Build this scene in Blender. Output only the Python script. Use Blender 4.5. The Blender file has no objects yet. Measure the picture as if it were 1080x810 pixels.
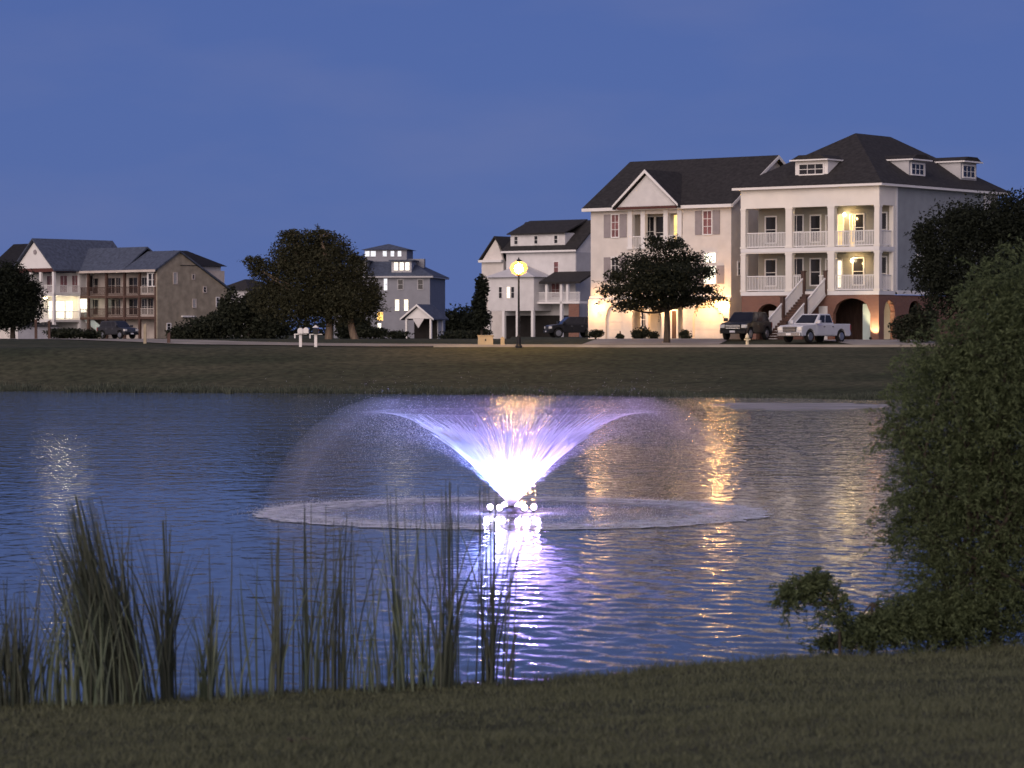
import bpy, math, random
import numpy as np
from mathutils import Vector, Matrix
R = math.radians
PI = math.pi
sc = bpy.context.scene
col = sc.collection

# ------------------------------------------------------------------ camera, sky, light, exposure
CAMZ = 3.5; F = 3000.0; HOR = 350.0
cam_d = bpy.data.cameras.new('camera'); cam = bpy.data.objects.new('camera', cam_d); col.objects.link(cam)
cam_d.sensor_width = 36; cam_d.lens = F/1080*36; cam_d.clip_start = .5; cam_d.clip_end = 12000
cam.location = (0, 0, CAMZ); cam.rotation_euler = (R(90)-math.atan((405-HOR)/F), 0, 0)
cam_d.dof.use_dof = True; cam_d.dof.focus_distance = 90; cam_d.dof.aperture_fstop = 3.6
sc.camera = cam

SUN_EL, SUN_AZ = 4.0, 205.0          # afterglow behind the camera, to the left
w = bpy.data.worlds.new('World'); sc.world = w; w.use_nodes = True
nt = w.node_tree; nt.nodes.clear()
out = nt.nodes.new('ShaderNodeOutputWorld'); bg = nt.nodes.new('ShaderNodeBackground')
sky = nt.nodes.new('ShaderNodeTexSky'); sky.sky_type = 'NISHITA'; sky.sun_disc = False
sky.sun_elevation = R(SUN_EL); sky.sun_rotation = R(SUN_AZ); sky.air_density = 1.0; sky.dust_density = .3; sky.ozone_density = 6.0
hue = nt.nodes.new('ShaderNodeMix'); hue.data_type = 'RGBA'; hue.blend_type = 'MULTIPLY'; hue.inputs[0].default_value = 1
hue.inputs[7].default_value = (.80, .90, 1.25, 1)
nt.links.new(sky.outputs[0], hue.inputs[6])
# a few thin clouds, part of the sky
tc = nt.nodes.new('ShaderNodeTexCoord'); mp = nt.nodes.new('ShaderNodeMapping'); mp.inputs['Scale'].default_value = (9, 9, 26)
mp.inputs['Rotation'].default_value = (0, R(25), 0)
nz = nt.nodes.new('ShaderNodeTexNoise'); nz.inputs['Scale'].default_value = 1.0; nz.inputs['Detail'].default_value = 5
rp = nt.nodes.new('ShaderNodeValToRGB'); rp.color_ramp.elements[0].position = .48; rp.color_ramp.elements[1].position = .85
rp.color_ramp.elements[1].color = (.16, .16, .16, 1)
cl = nt.nodes.new('ShaderNodeMix'); cl.data_type = 'RGBA'; cl.blend_type = 'MIX'; cl.inputs[7].default_value = (2.2, 2.1, 3.0, 1)
nt.links.new(tc.outputs['Generated'], mp.inputs[0]); nt.links.new(mp.outputs[0], nz.inputs['Vector'])
nt.links.new(nz.outputs['Fac'], rp.inputs[0]); nt.links.new(rp.outputs[0], cl.inputs[0])
sg = nt.nodes.new('ShaderNodeSeparateXYZ'); nt.links.new(tc.outputs['Generated'], sg.inputs[0])
gr = nt.nodes.new('ShaderNodeValToRGB'); gr.color_ramp.elements[0].position = 0.0; gr.color_ramp.elements[0].color = (.082, .126, .330, 1)
gr.color_ramp.elements[1].position = .5; gr.color_ramp.elements[1].color = (.064, .090, .212, 1)
e_ = gr.color_ramp.elements.new(.12); e_.color = (.071, .110, .296, 1)
nt.links.new(sg.outputs[2], gr.inputs[0])
sc10 = nt.nodes.new('ShaderNodeMix'); sc10.data_type = 'RGBA'; sc10.blend_type = 'MULTIPLY'; sc10.inputs[0].default_value = 1; sc10.inputs[7].default_value = (10, 10, 10, 1)
dusk = nt.nodes.new('ShaderNodeMix'); dusk.data_type = 'RGBA'; dusk.inputs[0].default_value = .88
nt.links.new(gr.outputs[0], sc10.inputs[6]); nt.links.new(sc10.outputs[2], dusk.inputs[7]); nt.links.new(hue.outputs[2], dusk.inputs[6])
# the western half of the dusk sky, behind the camera, is still pale
dt = nt.nodes.new('ShaderNodeVectorMath'); dt.operation = 'DOT_PRODUCT'; dt.inputs[1].default_value = (math.sin(R(SUN_AZ)), math.cos(R(SUN_AZ)), 0)
nt.links.new(tc.outputs['Generated'], dt.inputs[0])
wr_ = nt.nodes.new('ShaderNodeMapRange'); wr_.interpolation_type = 'SMOOTHSTEP'; wr_.inputs['From Min'].default_value = -.15; wr_.inputs['From Max'].default_value = .9
nt.links.new(dt.outputs['Value'], wr_.inputs['Value'])
west = nt.nodes.new('ShaderNodeMix'); west.data_type = 'RGBA'; west.inputs[7].default_value = (4.6, 3.75, 4.0, 1)
nt.links.new(wr_.outputs[0], west.inputs[0]); nt.links.new(dusk.outputs[2], west.inputs[6]); nt.links.new(west.outputs[2], cl.inputs[6])
nt.links.new(cl.outputs[2], bg.inputs[0]); nt.links.new(bg.outputs[0], out.inputs[0])
bg.inputs[1].default_value = .10

sun_d = bpy.data.lights.new('afterglow', 'SUN'); sun = bpy.data.objects.new('afterglow', sun_d); col.objects.link(sun)
sun_d.energy = 2.0; sun_d.angle = R(70); sun_d.color = (1, .82, .75)
az = R(SUN_AZ); el = R(14)
sd = Vector((math.sin(az)*math.cos(el), math.cos(az)*math.cos(el), math.sin(el)))
sun.rotation_euler = (-sd).to_track_quat('-Z', 'Y').to_euler()
vs = sc.view_settings; vs.view_transform = 'Standard'; vs.look = 'None'; vs.gamma = 1; vs.exposure = .35; vs.use_curve_mapping = False
cy = sc.cycles
cy.max_bounces = 6; cy.diffuse_bounces = 2; cy.glossy_bounces = 3; cy.transparent_max_bounces = 8; cy.transmission_bounces = 2
cy.sample_clamp_indirect = 40; cy.sample_clamp_direct = 0; cy.use_denoising = True; cy.caustics_reflective = False; cy.caustics_refractive = False

rng = np.random.default_rng(7); random.seed(7)
def at(px, py, D): return Vector(((px-540)/F*D, D, CAMZ-(py-HOR)/F*D))

# ------------------------------------------------------------------ materials
MATS = {}
def mat(name, c, rough=.8, var=.18, scale=2.0, bump=0, bscale=None, spec=.3, metal=0, stretch=None, c2=None, detail=5):
    if name in MATS: return MATS[name]
    m = bpy.data.materials.new(name); m.use_nodes = True; t = m.node_tree; b = t.nodes['Principled BSDF']
    b.inputs['Roughness'].default_value = rough; b.inputs['Metallic'].default_value = metal; b.inputs['Specular IOR Level'].default_value = spec
    tc = t.nodes.new('ShaderNodeTexCoord'); n = t.nodes.new('ShaderNodeTexNoise'); n.inputs['Scale'].default_value = scale; n.inputs['Detail'].default_value = detail
    mp = t.nodes.new('ShaderNodeMapping'); t.links.new(tc.outputs['Object'], mp.inputs[0]); t.links.new(mp.outputs[0], n.inputs['Vector'])
    if stretch: mp.inputs['Scale'].default_value = stretch
    r = t.nodes.new('ShaderNodeValToRGB'); r.color_ramp.elements[0].position = .3; r.color_ramp.elements[1].position = .7
    lo = [x*(1-var) for x in c]; hi = [min(1, x*(1+var)) for x in (c2 or c)]
    r.color_ramp.elements[0].color = (*lo, 1); r.color_ramp.elements[1].color = (*hi, 1)
    t.links.new(n.outputs['Fac'], r.inputs[0]); t.links.new(r.outputs[0], b.inputs['Base Color'])
    if bump:
        n2 = t.nodes.new('ShaderNodeTexNoise'); n2.inputs['Scale'].default_value = bscale or scale*4; t.links.new(mp.outputs[0], n2.inputs['Vector'])
        bp = t.nodes.new('ShaderNodeBump'); bp.inputs['Strength'].default_value = bump; t.links.new(n2.outputs['Fac'], bp.inputs['Height']); t.links.new(bp.outputs[0], b.inputs['Normal'])
    MATS[name] = m; return m
def siding(name, c, rough=.7, period=.18, var=.08):
    m = mat(name, c, rough, var, 1.2)
    t = m.node_tree; b = t.nodes['Principled BSDF']
    tc = t.nodes.new('ShaderNodeTexCoord'); wv = t.nodes.new('ShaderNodeTexWave'); wv.bands_direction = 'Z'; wv.wave_profile = 'SAW'; wv.inputs['Scale'].default_value = 1/period/ (2*PI) * PI
    bp = t.nodes.new('ShaderNodeBump'); bp.inputs['Strength'].default_value = .5; bp.inputs['Distance'].default_value = .03
    t.links.new(tc.outputs['Object'], wv.inputs['Vector']); t.links.new(wv.outputs['Fac'], bp.inputs['Height']); t.links.new(bp.outputs[0], b.inputs['Normal'])
    return m
def brick(name, c1, c2, mortar, scale=1.0):
    m = bpy.data.materials.new(name); m.use_nodes = True; t = m.node_tree; b = t.nodes['Principled BSDF']; b.inputs['Roughness'].default_value = .9
    tc = t.nodes.new('ShaderNodeTexCoord'); sp = t.nodes.new('ShaderNodeSeparateXYZ'); ad = t.nodes.new('ShaderNodeMath'); cb = t.nodes.new('ShaderNodeCombineXYZ')
    t.links.new(tc.outputs['Object'], sp.inputs[0]); t.links.new(sp.outputs[0], ad.inputs[0]); t.links.new(sp.outputs[1], ad.inputs[1])
    t.links.new(ad.outputs[0], cb.inputs[0]); t.links.new(sp.outputs[2], cb.inputs[1])
    br = t.nodes.new('ShaderNodeTexBrick'); br.inputs['Scale'].default_value = scale; br.inputs['Brick Width'].default_value = .24; br.inputs['Row Height'].default_value = .08; br.inputs['Mortar Size'].default_value = .008
    br.inputs['Color1'].default_value = (*c1, 1); br.inputs['Color2'].default_value = (*c2, 1); br.inputs['Mortar'].default_value = (*mortar, 1)
    t.links.new(cb.outputs[0], br.inputs['Vector']); t.links.new(br.outputs['Color'], b.inputs['Base Color'])
    MATS[name] = m; return m
def leafmat(name, c1, c2, trans=.25):
    m = bpy.data.materials.new(name); m.use_nodes = True; t = m.node_tree; b = t.nodes['Principled BSDF']; b.inputs['Roughness'].default_value = .75; b.inputs['Specular IOR Level'].default_value = .12
    g = t.nodes.new('ShaderNodeNewGeometry'); r = t.nodes.new('ShaderNodeValToRGB'); r.color_ramp.elements[0].color = (*c1, 1); r.color_ramp.elements[1].color = (*c2, 1)
    t.links.new(g.outputs['Random Per Island'], r.inputs[0]); t.links.new(r.outputs[0], b.inputs['Base Color'])
    tr = t.nodes.new('ShaderNodeBsdfTranslucent'); t.links.new(r.outputs[0], tr.inputs[0]); mx = t.nodes.new('ShaderNodeMixShader'); mx.inputs[0].default_value = trans
    t.links.new(b.outputs[0], mx.inputs[1]); t.links.new(tr.outputs[0], mx.inputs[2]); t.links.new(mx.outputs[0], t.nodes['Material Output'].inputs[0])
    MATS[name] = m; return m
def glow(name, c, s, var=0.0, scale=1.5):
    m = bpy.data.materials.new(name); m.use_nodes = True; t = m.node_tree; b = t.nodes['Principled BSDF']
    b.inputs['Base Color'].default_value = (.05, .05, .05, 1); b.inputs['Emission Strength'].default_value = s; b.inputs['Emission Color'].default_value = (*c, 1)
    if var:   # curtains and furniture behind a lit pane
        tc = t.nodes.new('ShaderNodeTexCoord'); n = t.nodes.new('ShaderNodeTexNoise'); n.inputs['Scale'].default_value = scale
        r = t.nodes.new('ShaderNodeValToRGB'); r.color_ramp.elements[0].position = .35; r.color_ramp.elements[1].position = .6
        r.color_ramp.elements[0].color = (*[x*(1-var) for x in c], 1); r.color_ramp.elements[1].color = (*c, 1)
        t.links.new(tc.outputs['Object'], n.inputs['Vector']); t.links.new(n.outputs['Fac'], r.inputs[0]); t.links.new(r.outputs[0], b.inputs['Emission Color'])
    MATS[name] = m; return m

M = dict(
 white=mat('white_paint', (.80, .77, .71), .6, .06, .8),
 trim=mat('white_trim', (.78, .77, .76), .5, .04, 1),
 cream=siding('cream_siding', (.72, .68, .64)),
 shadewall=siding('painted_shade_siding', (.30, .29, .25)),  # darker siding colour with the porch shade put into it
 grey=siding('grey_siding', (.30, .33, .36)),
 greyl=siding('pale_grey_siding', (.50, .50, .52)),
 greyd=siding('slate_grey_siding', (.27, .28, .32)),
 whites=siding('white_siding', (.70, .69, .69)),
 tan=siding('tan_shingle', (.33, .29, .225), .9, .2, .22),
 tanl=siding('pale_tan_siding', (.56, .50, .46), .9, .2, .12),
 roof=mat('dark_shingle_roof', (.031, .029, .029), .92, .35, 3.5, .4, 12),
 roofb=mat('slate_blue_roof', (.072, .088, .128), .9, .3, 3, .4, 12),
 roofk=mat('black_shingle_roof', (.014, .014, .017), .95, .3, 3, .3, 12),
 brick=brick('red_brick', (.24, .10, .065), (.17, .07, .05), (.25, .2, .17)),
 dark=mat('painted_shade', (.02, .018, .017), .9, .3, 1),  # near-black colour in place of shade in open undersides and recesses
 wood=mat('brown_wood', (.09, .055, .045), .8, .3, 6, .2, 20, stretch=(1, 1, .2)),
 shutter=mat('grey_shutter', (.30, .27, .28), .7, .1, 2),
 glass=mat('dark_glass', (.022, .022, .026), .12, .3, .7, spec=.35), reflpane=mat('painted_reflection_pane', (.40, .40, .40), .5, .12, 1.5),  # pale grey pane: the reflection is put into its flat colour
 glassp=mat('curtained_glass', (.20, .09, .09), .2, .5, 1.2, spec=.5),
 teal=mat('pale_teal_paint', (.42, .52, .50), .6, .1, 1),
 redw=mat('maroon_wood', (.10, .04, .035), .8, .2, 3),
 concrete=mat('concrete', (.34, .31, .27), .9, .2, .6, .2, 8),
 asphalt=mat('worn_asphalt', (.30, .27, .22), .9, .25, .35, .2, 30),
 bark=mat('bark', (.06, .05, .04), .95, .4, 6, .6, 18, stretch=(1, 1, .25)),
 barkp=mat('pale_bark', (.22, .17, .13), .95, .35, 5, .5, 18, stretch=(1, 1, .3)),
 steel=mat('dark_metal', (.02, .021, .022), .5, .2, 4, metal=.3),
 tyre=mat('tyre_rubber', (.015, .015, .015), .85, .2, 6),
 rim=mat('wheel_metal', (.35, .36, .38), .35, .15, 6, metal=.8),
 carw=mat('silver_white_car_paint', (.55, .57, .62), .3, .04, 2, spec=.5),
 cark=mat('black_car_paint', (.016, .016, .018), .28, .1, 2, spec=.5),
 carb=mat('dark_grey_car_paint', (.03, .03, .035), .3, .1, 2, spec=.5),
 chrome=mat('chrome_metal', (.5, .5, .5), .25, .1, 3, metal=.9),
 plate=mat('plate_white', (.75, .75, .78), .5, .05, 3),
 red=mat('tail_red', (.25, .02, .02), .3, .1, 3),
 lens=mat('headlamp_lens', (.75, .75, .72), .2, .1, 3),
 boxtan=mat('utility_tan', (.36, .31, .22), .7, .12, 2),
 leafA=leafmat('oak_leaves', (.024, .027, .016), (.068, .068, .038)),
 leafB=leafmat('dark_leaves', (.012, .016, .012), (.028, .034, .022)),
 leafC=leafmat('willow_leaves', (.060, .082, .038), (.135, .170, .085), .35),
 leafD=leafmat('hedge_leaves', (.018, .024, .016), (.045, .05, .032)),
 reed=leafmat('reed_blades', (.09, .125, .085), (.22, .26, .18), .3),
 reedd=leafmat('dark_reed_blades', (.055, .072, .055), (.14, .155, .115), .3),
 seed=leafmat('seed_heads', (.09, .078, .066), (.19, .165, .14), .3),
 grass=leafmat('lawn_blades', (.074, .085, .050), (.164, .178, .108), .25),
)
M['litwarm'] = glow('lit_window_warm', (1, .62, .20), 1.7, .35)
M['litpale'] = glow('lit_window_pale', (1, .86, .58), 2.2, .35)
M['litwhite'] = glow('lit_window_white', (.9, .92, 1), 1.0, .3)
M['litcream'] = glow('lit_window_cream', (1, .93, .72), 2.0, .15)
M['amber'] = glow('amber_glow', (1, .55, .12), 1.8, .3)
M['lamp'] = glow('street_lamp_glow', (1, .54, .16), 1250)
M['sconce'] = glow('wall_lamp_glow', (1, .55, .20), 24)
M['bulb'] = glow('porch_lamp_glow', (1, .78, .44), 16)
M['flamp'] = glow('fountain_lamp_glow', (.90, .82, 1), 5)

# ------------------------------------------------------------------ mesh builder
class MB:
    def __init__(s): s.v = []; s.f = []
    def add(s, vs, fs):
        o = len(s.v); s.v += [tuple(p) for p in vs]; s.f += [tuple(o+i for i in f) for f in fs]; return s
    def box(s, x0, x1, y0, y1, z0, z1):
        x0, x1 = sorted((x0, x1)); y0, y1 = sorted((y0, y1)); z0, z1 = sorted((z0, z1))
        return s.add([(x0,y0,z0),(x1,y0,z0),(x1,y1,z0),(x0,y1,z0),(x0,y0,z1),(x1,y0,z1),(x1,y1,z1),(x0,y1,z1)],
                     [(0,3,2,1),(4,5,6,7),(0,1,5,4),(1,2,6,5),(2,3,7,6),(3,0,4,7)])
    def prism(s, pts, a, b, ax):          # polygon in the two other axes, extruded along ax from a to b
        n = len(pts)
        def mk(p, t): return {'y': (p[0], t, p[1]), 'x': (t, p[0], p[1]), 'z': (p[0], p[1], t)}[ax]
        vs = [mk(p, a) for p in pts]+[mk(p, b) for p in pts]
        return s.add(vs, [tuple(range(n))[::-1], tuple(range(n, 2*n))]+[(i, (i+1) % n, n+(i+1) % n, n+i) for i in range(n)])
    def tube(s, pts, rs, n=8, cap=True):
        pts = [Vector(p) for p in pts]; o = len(s.v)
        if not hasattr(rs, '__len__'): rs = [rs]*len(pts)
        for i, p in enumerate(pts):
            d = (pts[min(i+1, len(pts)-1)]-pts[max(i-1, 0)]).normalized()
            a = d.cross(Vector((0, 0, 1)) if abs(d.z) < .95 else Vector((1, 0, 0))).normalized(); b = d.cross(a)
            for k in range(n):
                q = p+(a*math.cos(2*PI*k/n)+b*math.sin(2*PI*k/n))*rs[i]; s.v.append(tuple(q))
        for i in range(len(pts)-1):
            for k in range(n): s.f.append((o+i*n+k, o+i*n+(k+1) % n, o+(i+1)*n+(k+1) % n, o+(i+1)*n+k))
        if cap: s.f.append(tuple(o+k for k in range(n))[::-1]); e = o+(len(pts)-1)*n; s.f.append(tuple(e+k for k in range(n)))
        return s
    def lathe(s, prof, n=16, c=(0, 0, 0), axis='z'):
        o = len(s.v)
        for r, h in prof:
            for k in range(n):
                a = 2*PI*k/n; u, v_ = r*math.cos(a), r*math.sin(a)
                s.v.append({'z': (c[0]+u, c[1]+v_, c[2]+h), 'y': (c[0]+u, c[1]+h, c[2]+v_)}[axis])
        for i in range(len(prof)-1):
            for k in range(n): s.f.append((o+i*n+k, o+i*n+(k+1) % n, o+(i+1)*n+(k+1) % n, o+(i+1)*n+k))
        s.f.append(tuple(o+k for k in range(n))[::-1]); e = o+(len(prof)-1)*n; s.f.append(tuple(e+k for k in range(n))); return s
    def build(s, name, m, parent=None, loc=None, smooth=False, bevel=0, rz=0):
        me = bpy.data.meshes.new(name); me.from_pydata(s.v, [], s.f); me.materials.append(m); me.update()
        if smooth: me.polygons.foreach_set('use_smooth', [True]*len(me.polygons))
        o = bpy.data.objects.new(name, me); col.objects.link(o)
        if parent: o.parent = parent
        if loc is not None: o.location = loc
        o.rotation_euler.z = rz
        if bevel:
            b = o.modifiers.new('bevel', 'BEVEL'); b.width = bevel; b.segments = 2; b.limit_method = 'ANGLE'
        return o
def np_mesh(name, V, Q, m, parent=None, loc=None, smooth=False):
    V = np.asarray(V, np.float32); Q = np.asarray(Q, np.int32); k = Q.shape[1]
    me = bpy.data.meshes.new(name); me.vertices.add(len(V)); me.vertices.foreach_set('co', V.ravel())
    me.loops.add(Q.size); me.loops.foreach_set('vertex_index', Q.ravel())
    me.polygons.add(len(Q)); me.polygons.foreach_set('loop_start', np.arange(0, Q.size, k, dtype=np.int32))
    if smooth: me.polygons.foreach_set('use_smooth', np.ones(len(Q), bool))
    me.materials.append(m); me.update(calc_edges=True); me.validate()
    o = bpy.data.objects.new(name, me); col.objects.link(o)
    if parent: o.parent = parent
    if loc is not None: o.location = loc
    return o
def tag(o, label=None, cat=None, group=None, kind=None):
    if label: o['label'] = label
    if cat: o['category'] = cat
    if group: o['group'] = group
    if kind: o['kind'] = kind
    return o
def thing(name, label, cat, loc=(0, 0, 0), rz=0, group=None):
    o = bpy.data.objects.new(name, None); col.objects.link(o); o.location = loc; o.rotation_euler.z = rz; o.empty_display_size = .3
    return tag(o, label, cat, group)
def light(name, kind, loc, power, c, parent=None, r=.06, **kw):
    d = bpy.data.lights.new(name, kind); d.energy = power; d.color = c; d.shadow_soft_size = r
    o = bpy.data.objects.new(name, d); col.objects.link(o); o.location = loc
    if parent: o.parent = parent
    return o

# ------------------------------------------------------------------ ground, water, road
def sm(a, b, x): t = np.clip((x-a)/(b-a), 0, 1); return t*t*(3-2*t)
def near_shore(x): return np.interp(x, [-60, -12, -4.7, 0, 3.0, 5.5, 12, 60], [24, 25.2, 26.4, 28.2, 30.4, 31.2, 31.5, 30])
def far_shore(x): return np.interp(x, [-90, -28, -16, -8, 8, 17.5, 40, 90], [180, 168, 163, 161, 155, 148, 140, 130])
def hnoise(x, y, s):
    return (np.sin(x*s*1.3+y*s*.7+1.1)+np.sin(x*s*-.8+y*s*1.7+.3)+np.sin(x*s*2.3+y*s*2.9+4)*.5)/2.5
def ground_z(x, y):
    x = np.asarray(x, float); y = np.asarray(y, float)
    ns, fs = near_shore(x), far_shore(x)
    zn = 1.9*(1-y/ns)*np.where(y < ns, 1, 2.0)+.035*hnoise(x, y, 1.1)+.02*hnoise(x, y, 3.1)
    zn = np.where(y < 0, 1.9+.02*hnoise(x, y, .4), zn)
    t = np.clip((y-fs)/(179-fs), -1, 1)
    zf = np.where(t > 0, 2.45*(t*.55+.45*t*t*(3-2*t)), 3*t)+.02*hnoise(x, y, .35)*(t > .1)
    zf = zf+.08*np.clip((y-179)/2, 0, 1)+.42*sm(181, 200, y)-.25*sm(205, 330, y)*(x < 0)
    z = np.where(y < (ns+fs)/2, np.maximum(zn, -1.2), np.maximum(zf, -1.2))
    side = sm(95, 130, np.abs(x))                       # the pond closes off to both sides
    return z*(1-side)+np.maximum(z, 1.5)*side
ys = np.concatenate([[-400, -120, -40, -10, 0, 6], np.arange(10, 34, .25), np.arange(34, 60, 3), np.arange(60, 136, 4), np.arange(136, 205, .8), np.arange(205, 345, 6), [380, 450, 600, 900, 1500, 3000, 6000]])
xs = np.concatenate([[-5000, -2000, -900, -400, -200], np.arange(-130, -36, 6), np.arange(-36, -8, 1.0), np.arange(-8, 8, .25), np.arange(8, 36, 1.0), np.arange(36, 131, 6), [200, 400, 900, 2000, 5000]])
X, Y = np.meshgrid(xs, ys); Z = ground_z(X, Y)
nx, ny = len(xs), len(ys); idx = np.arange(nx*ny).reshape(ny, nx)
Q = np.stack([idx[:-1, :-1], idx[:-1, 1:], idx[1:, 1:], idx[1:, :-1]], -1).reshape(-1, 4)
M['lawn'] = mat('lawn_soil', (.058, .062, .045), 1, .25, 2.2, .5, 9, spec=.05, c2=(.072, .076, .052), detail=10)
t = M['lawn'].node_tree; b = t.nodes['Principled BSDF']; lk = b.inputs['Base Color'].links[0]; src = lk.from_socket; t.links.remove(lk)
tcg = t.nodes.new('ShaderNodeTexCoord'); mpg = t.nodes.new('ShaderNodeMapping'); mpg.inputs['Scale'].default_value = (.09, .16, 1); ng = t.nodes.new('ShaderNodeTexNoise'); ng.inputs['Scale'].default_value = 1; ng.inputs['Detail'].default_value = 6; ng.inputs['Roughness'].default_value = .65
rg_ = t.nodes.new('ShaderNodeValToRGB'); rg_.color_ramp.elements[0].position = .36; rg_.color_ramp.elements[0].color = (.68, .74, .66, 1); rg_.color_ramp.elements[1].position = .66; rg_.color_ramp.elements[1].color = (1.22, 1.14, 1.06, 1)
mg = t.nodes.new('ShaderNodeMix'); mg.data_type = 'RGBA'; mg.blend_type = 'MULTIPLY'; mg.inputs[0].default_value = 1
t.links.new(tcg.outputs['Object'], mpg.inputs[0]); t.links.new(mpg.outputs[0], ng.inputs['Vector']); t.links.new(ng.outputs['Fac'], rg_.inputs[0]); t.links.new(src, mg.inputs[6]); t.links.new(rg_.outputs[0], mg.inputs[7]); t.links.new(mg.outputs[2], b.inputs['Base Color'])
g = np_mesh('ground', np.stack([X, Y, Z], -1).reshape(-1, 3), Q, M['lawn'], smooth=True); tag(g, kind='structure')

m = bpy.data.materials.new('pond_water'); m.use_nodes = True; t = m.node_tree; b = t.nodes['Principled BSDF']
b.inputs['Base Color'].default_value = (.062, .074, .076, 1); b.inputs['IOR'].default_value = 1.333; b.inputs['Roughness'].default_value = .06
tc = t.nodes.new('ShaderNodeTexCoord')
def wnoise(scale, st, det, dist):
    mp = t.nodes.new('ShaderNodeMapping'); mp.inputs['Scale'].default_value = st; mp.inputs['Rotation'].default_value = (0, 0, R(12)); n = t.nodes.new('ShaderNodeTexNoise')
    n.inputs['Scale'].default_value = scale; n.inputs['Detail'].default_value = det; n.inputs['Distortion'].default_value = dist
    t.links.new(tc.outputs['Object'], mp.inputs[0]); t.links.new(mp.outputs[0], n.inputs['Vector']); return n
n1 = wnoise(2.6, (1.0, .5, 1), 3, .6); n2 = wnoise(.35, (.6, 1.2, 1), 2, 0); n3 = wnoise(.055, (1, 1, 1), 2, 0)
ad = t.nodes.new('ShaderNodeMath'); ad.operation = 'MULTIPLY_ADD'; ad.inputs[1].default_value = .9
t.links.new(n2.outputs['Fac'], ad.inputs[0]); t.links.new(n1.outputs['Fac'], ad.inputs[2])
# gusts: patches of stronger and weaker ripple; the strip sheltered by the right far bank lies calm
mr = t.nodes.new('ShaderNodeMapRange'); mr.inputs['From Min'].default_value = .3; mr.inputs['From Max'].default_value = .7; mr.inputs['To Min'].default_value = .65; mr.inputs['To Max'].default_value = 1.1
t.links.new(n3.outputs['Fac'], mr.inputs['Value'])
sp = t.nodes.new('ShaderNodeSeparateXYZ'); t.links.new(tc.outputs['Object'], sp.inputs[0])
def window01(sock, a, b_, c, d):
    r1 = t.nodes.new('ShaderNodeMapRange'); r1.interpolation_type = 'SMOOTHSTEP'; r1.inputs['From Min'].default_value = a; r1.inputs['From Max'].default_value = b_
    r2 = t.nodes.new('ShaderNodeMapRange'); r2.interpolation_type = 'SMOOTHSTEP'; r2.inputs['From Min'].default_value = c; r2.inputs['From Max'].default_value = d; r2.inputs['To Min'].default_value = 1; r2.inputs['To Max'].default_value = 0
    t.links.new(sock, r1.inputs['Value']); t.links.new(sock, r2.inputs['Value']); mu = t.nodes.new('ShaderNodeMath'); mu.operation = 'MULTIPLY'
    t.links.new(r1.outputs[0], mu.inputs[0]); t.links.new(r2.outputs[0], mu.inputs[1]); return mu
wy = window01(sp.outputs[1], 126, 130, 137, 141); wx = window01(sp.outputs[0], 8.5, 10.5, 17, 19.5)
mu = t.nodes.new('ShaderNodeMath'); mu.operation = 'MULTIPLY'; t.links.new(wy.outputs[0], mu.inputs[0]); t.links.new(wx.outputs[0], mu.inputs[1])
inv = t.nodes.new('ShaderNodeMath'); inv.operation = 'MULTIPLY_ADD'; inv.inputs[1].default_value = 0; inv.inputs[2].default_value = 1; t.links.new(mu.outputs[0], inv.inputs[0])
ms = t.nodes.new('ShaderNodeMath'); ms.operation = 'MULTIPLY'; far_ = t.nodes.new('ShaderNodeMapRange'); far_.inputs['From Min'].default_value = 60; far_.inputs['From Max'].default_value = 125; far_.inputs['To Min'].default_value = .10; far_.inputs['To Max'].default_value = .55
t.links.new(sp.outputs[1], far_.inputs['Value']); m3 = t.nodes.new('ShaderNodeMath'); m3.operation = 'MULTIPLY'; t.links.new(inv.outputs[0], m3.inputs[0]); t.links.new(far_.outputs[0], m3.inputs[1])
t.links.new(m3.outputs[0], ms.inputs[0]); t.links.new(mr.outputs[0], ms.inputs[1])
bp = t.nodes.new('ShaderNodeBump'); bp.inputs['Distance'].default_value = .27; t.links.new(ms.outputs[0], bp.inputs['Strength']); t.links.new(ad.outputs[0], bp.inputs['Height']); t.links.new(bp.outputs[0], b.inputs['Normal'])
yy = [21.0]
while yy[-1] < 190: yy.append(yy[-1]+max(.05, .05*(yy[-1]/32)**1.7))
yy = np.array(yy); uu = np.concatenate([np.linspace(-12, -1.1, 14)[:-1], np.linspace(-1.1, 1.1, 560), np.linspace(1.1, 12, 14)[1:]])
UX, WY = np.meshgrid(uu, yy); WX = UX*(.19*WY+2.0); WX = np.clip(WX, -135, 135)
cell = np.maximum(np.gradient(yy)[:, None], .0065*WY/2+.01); WZ = np.zeros_like(WX); wg = np.random.default_rng(77)
gust = .72+.38*hnoise(WX, WY, .045)+.18*hnoise(WX, WY, .16)
calm = 1-.0*(sm(126, 130, WY)*(1-sm(137, 141, WY))*sm(8.5, 10.5, WX)*(1-sm(17, 19.5, WX)))
for i in range(60):
    lam = float(np.exp(wg.uniform(np.log(.15), np.log(.75)))); th_ = wg.choice([-1, 1])*(PI/2+wg.normal()*.35) if i % 3 else wg.uniform(-PI/2, PI/2); k_ = 2*PI/lam
    WZ += .0019*lam**.8*np.clip((lam/cell-2.5)/2, 0, 1)*np.sin(k_*(WX*math.sin(th_)+WY*math.cos(th_))+wg.uniform(0, 6.28))*(1+.35*np.sin(.9*WX*math.cos(th_)+.5*WY+i))
WZ *= np.clip(gust, .3, 1.3)*calm*(np.abs(UX) < 1.2)
wn, wm = WX.shape[1], WX.shape[0]; wi = np.arange(wn*wm).reshape(wm, wn)
tag(np_mesh('water', np.stack([WX, WY, WZ], -1).reshape(-1, 3), np.stack([wi[:-1, :-1], wi[:-1, 1:], wi[1:, 1:], wi[1:, :-1]], -1).reshape(-1, 4), m, smooth=True), kind='structure')

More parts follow.
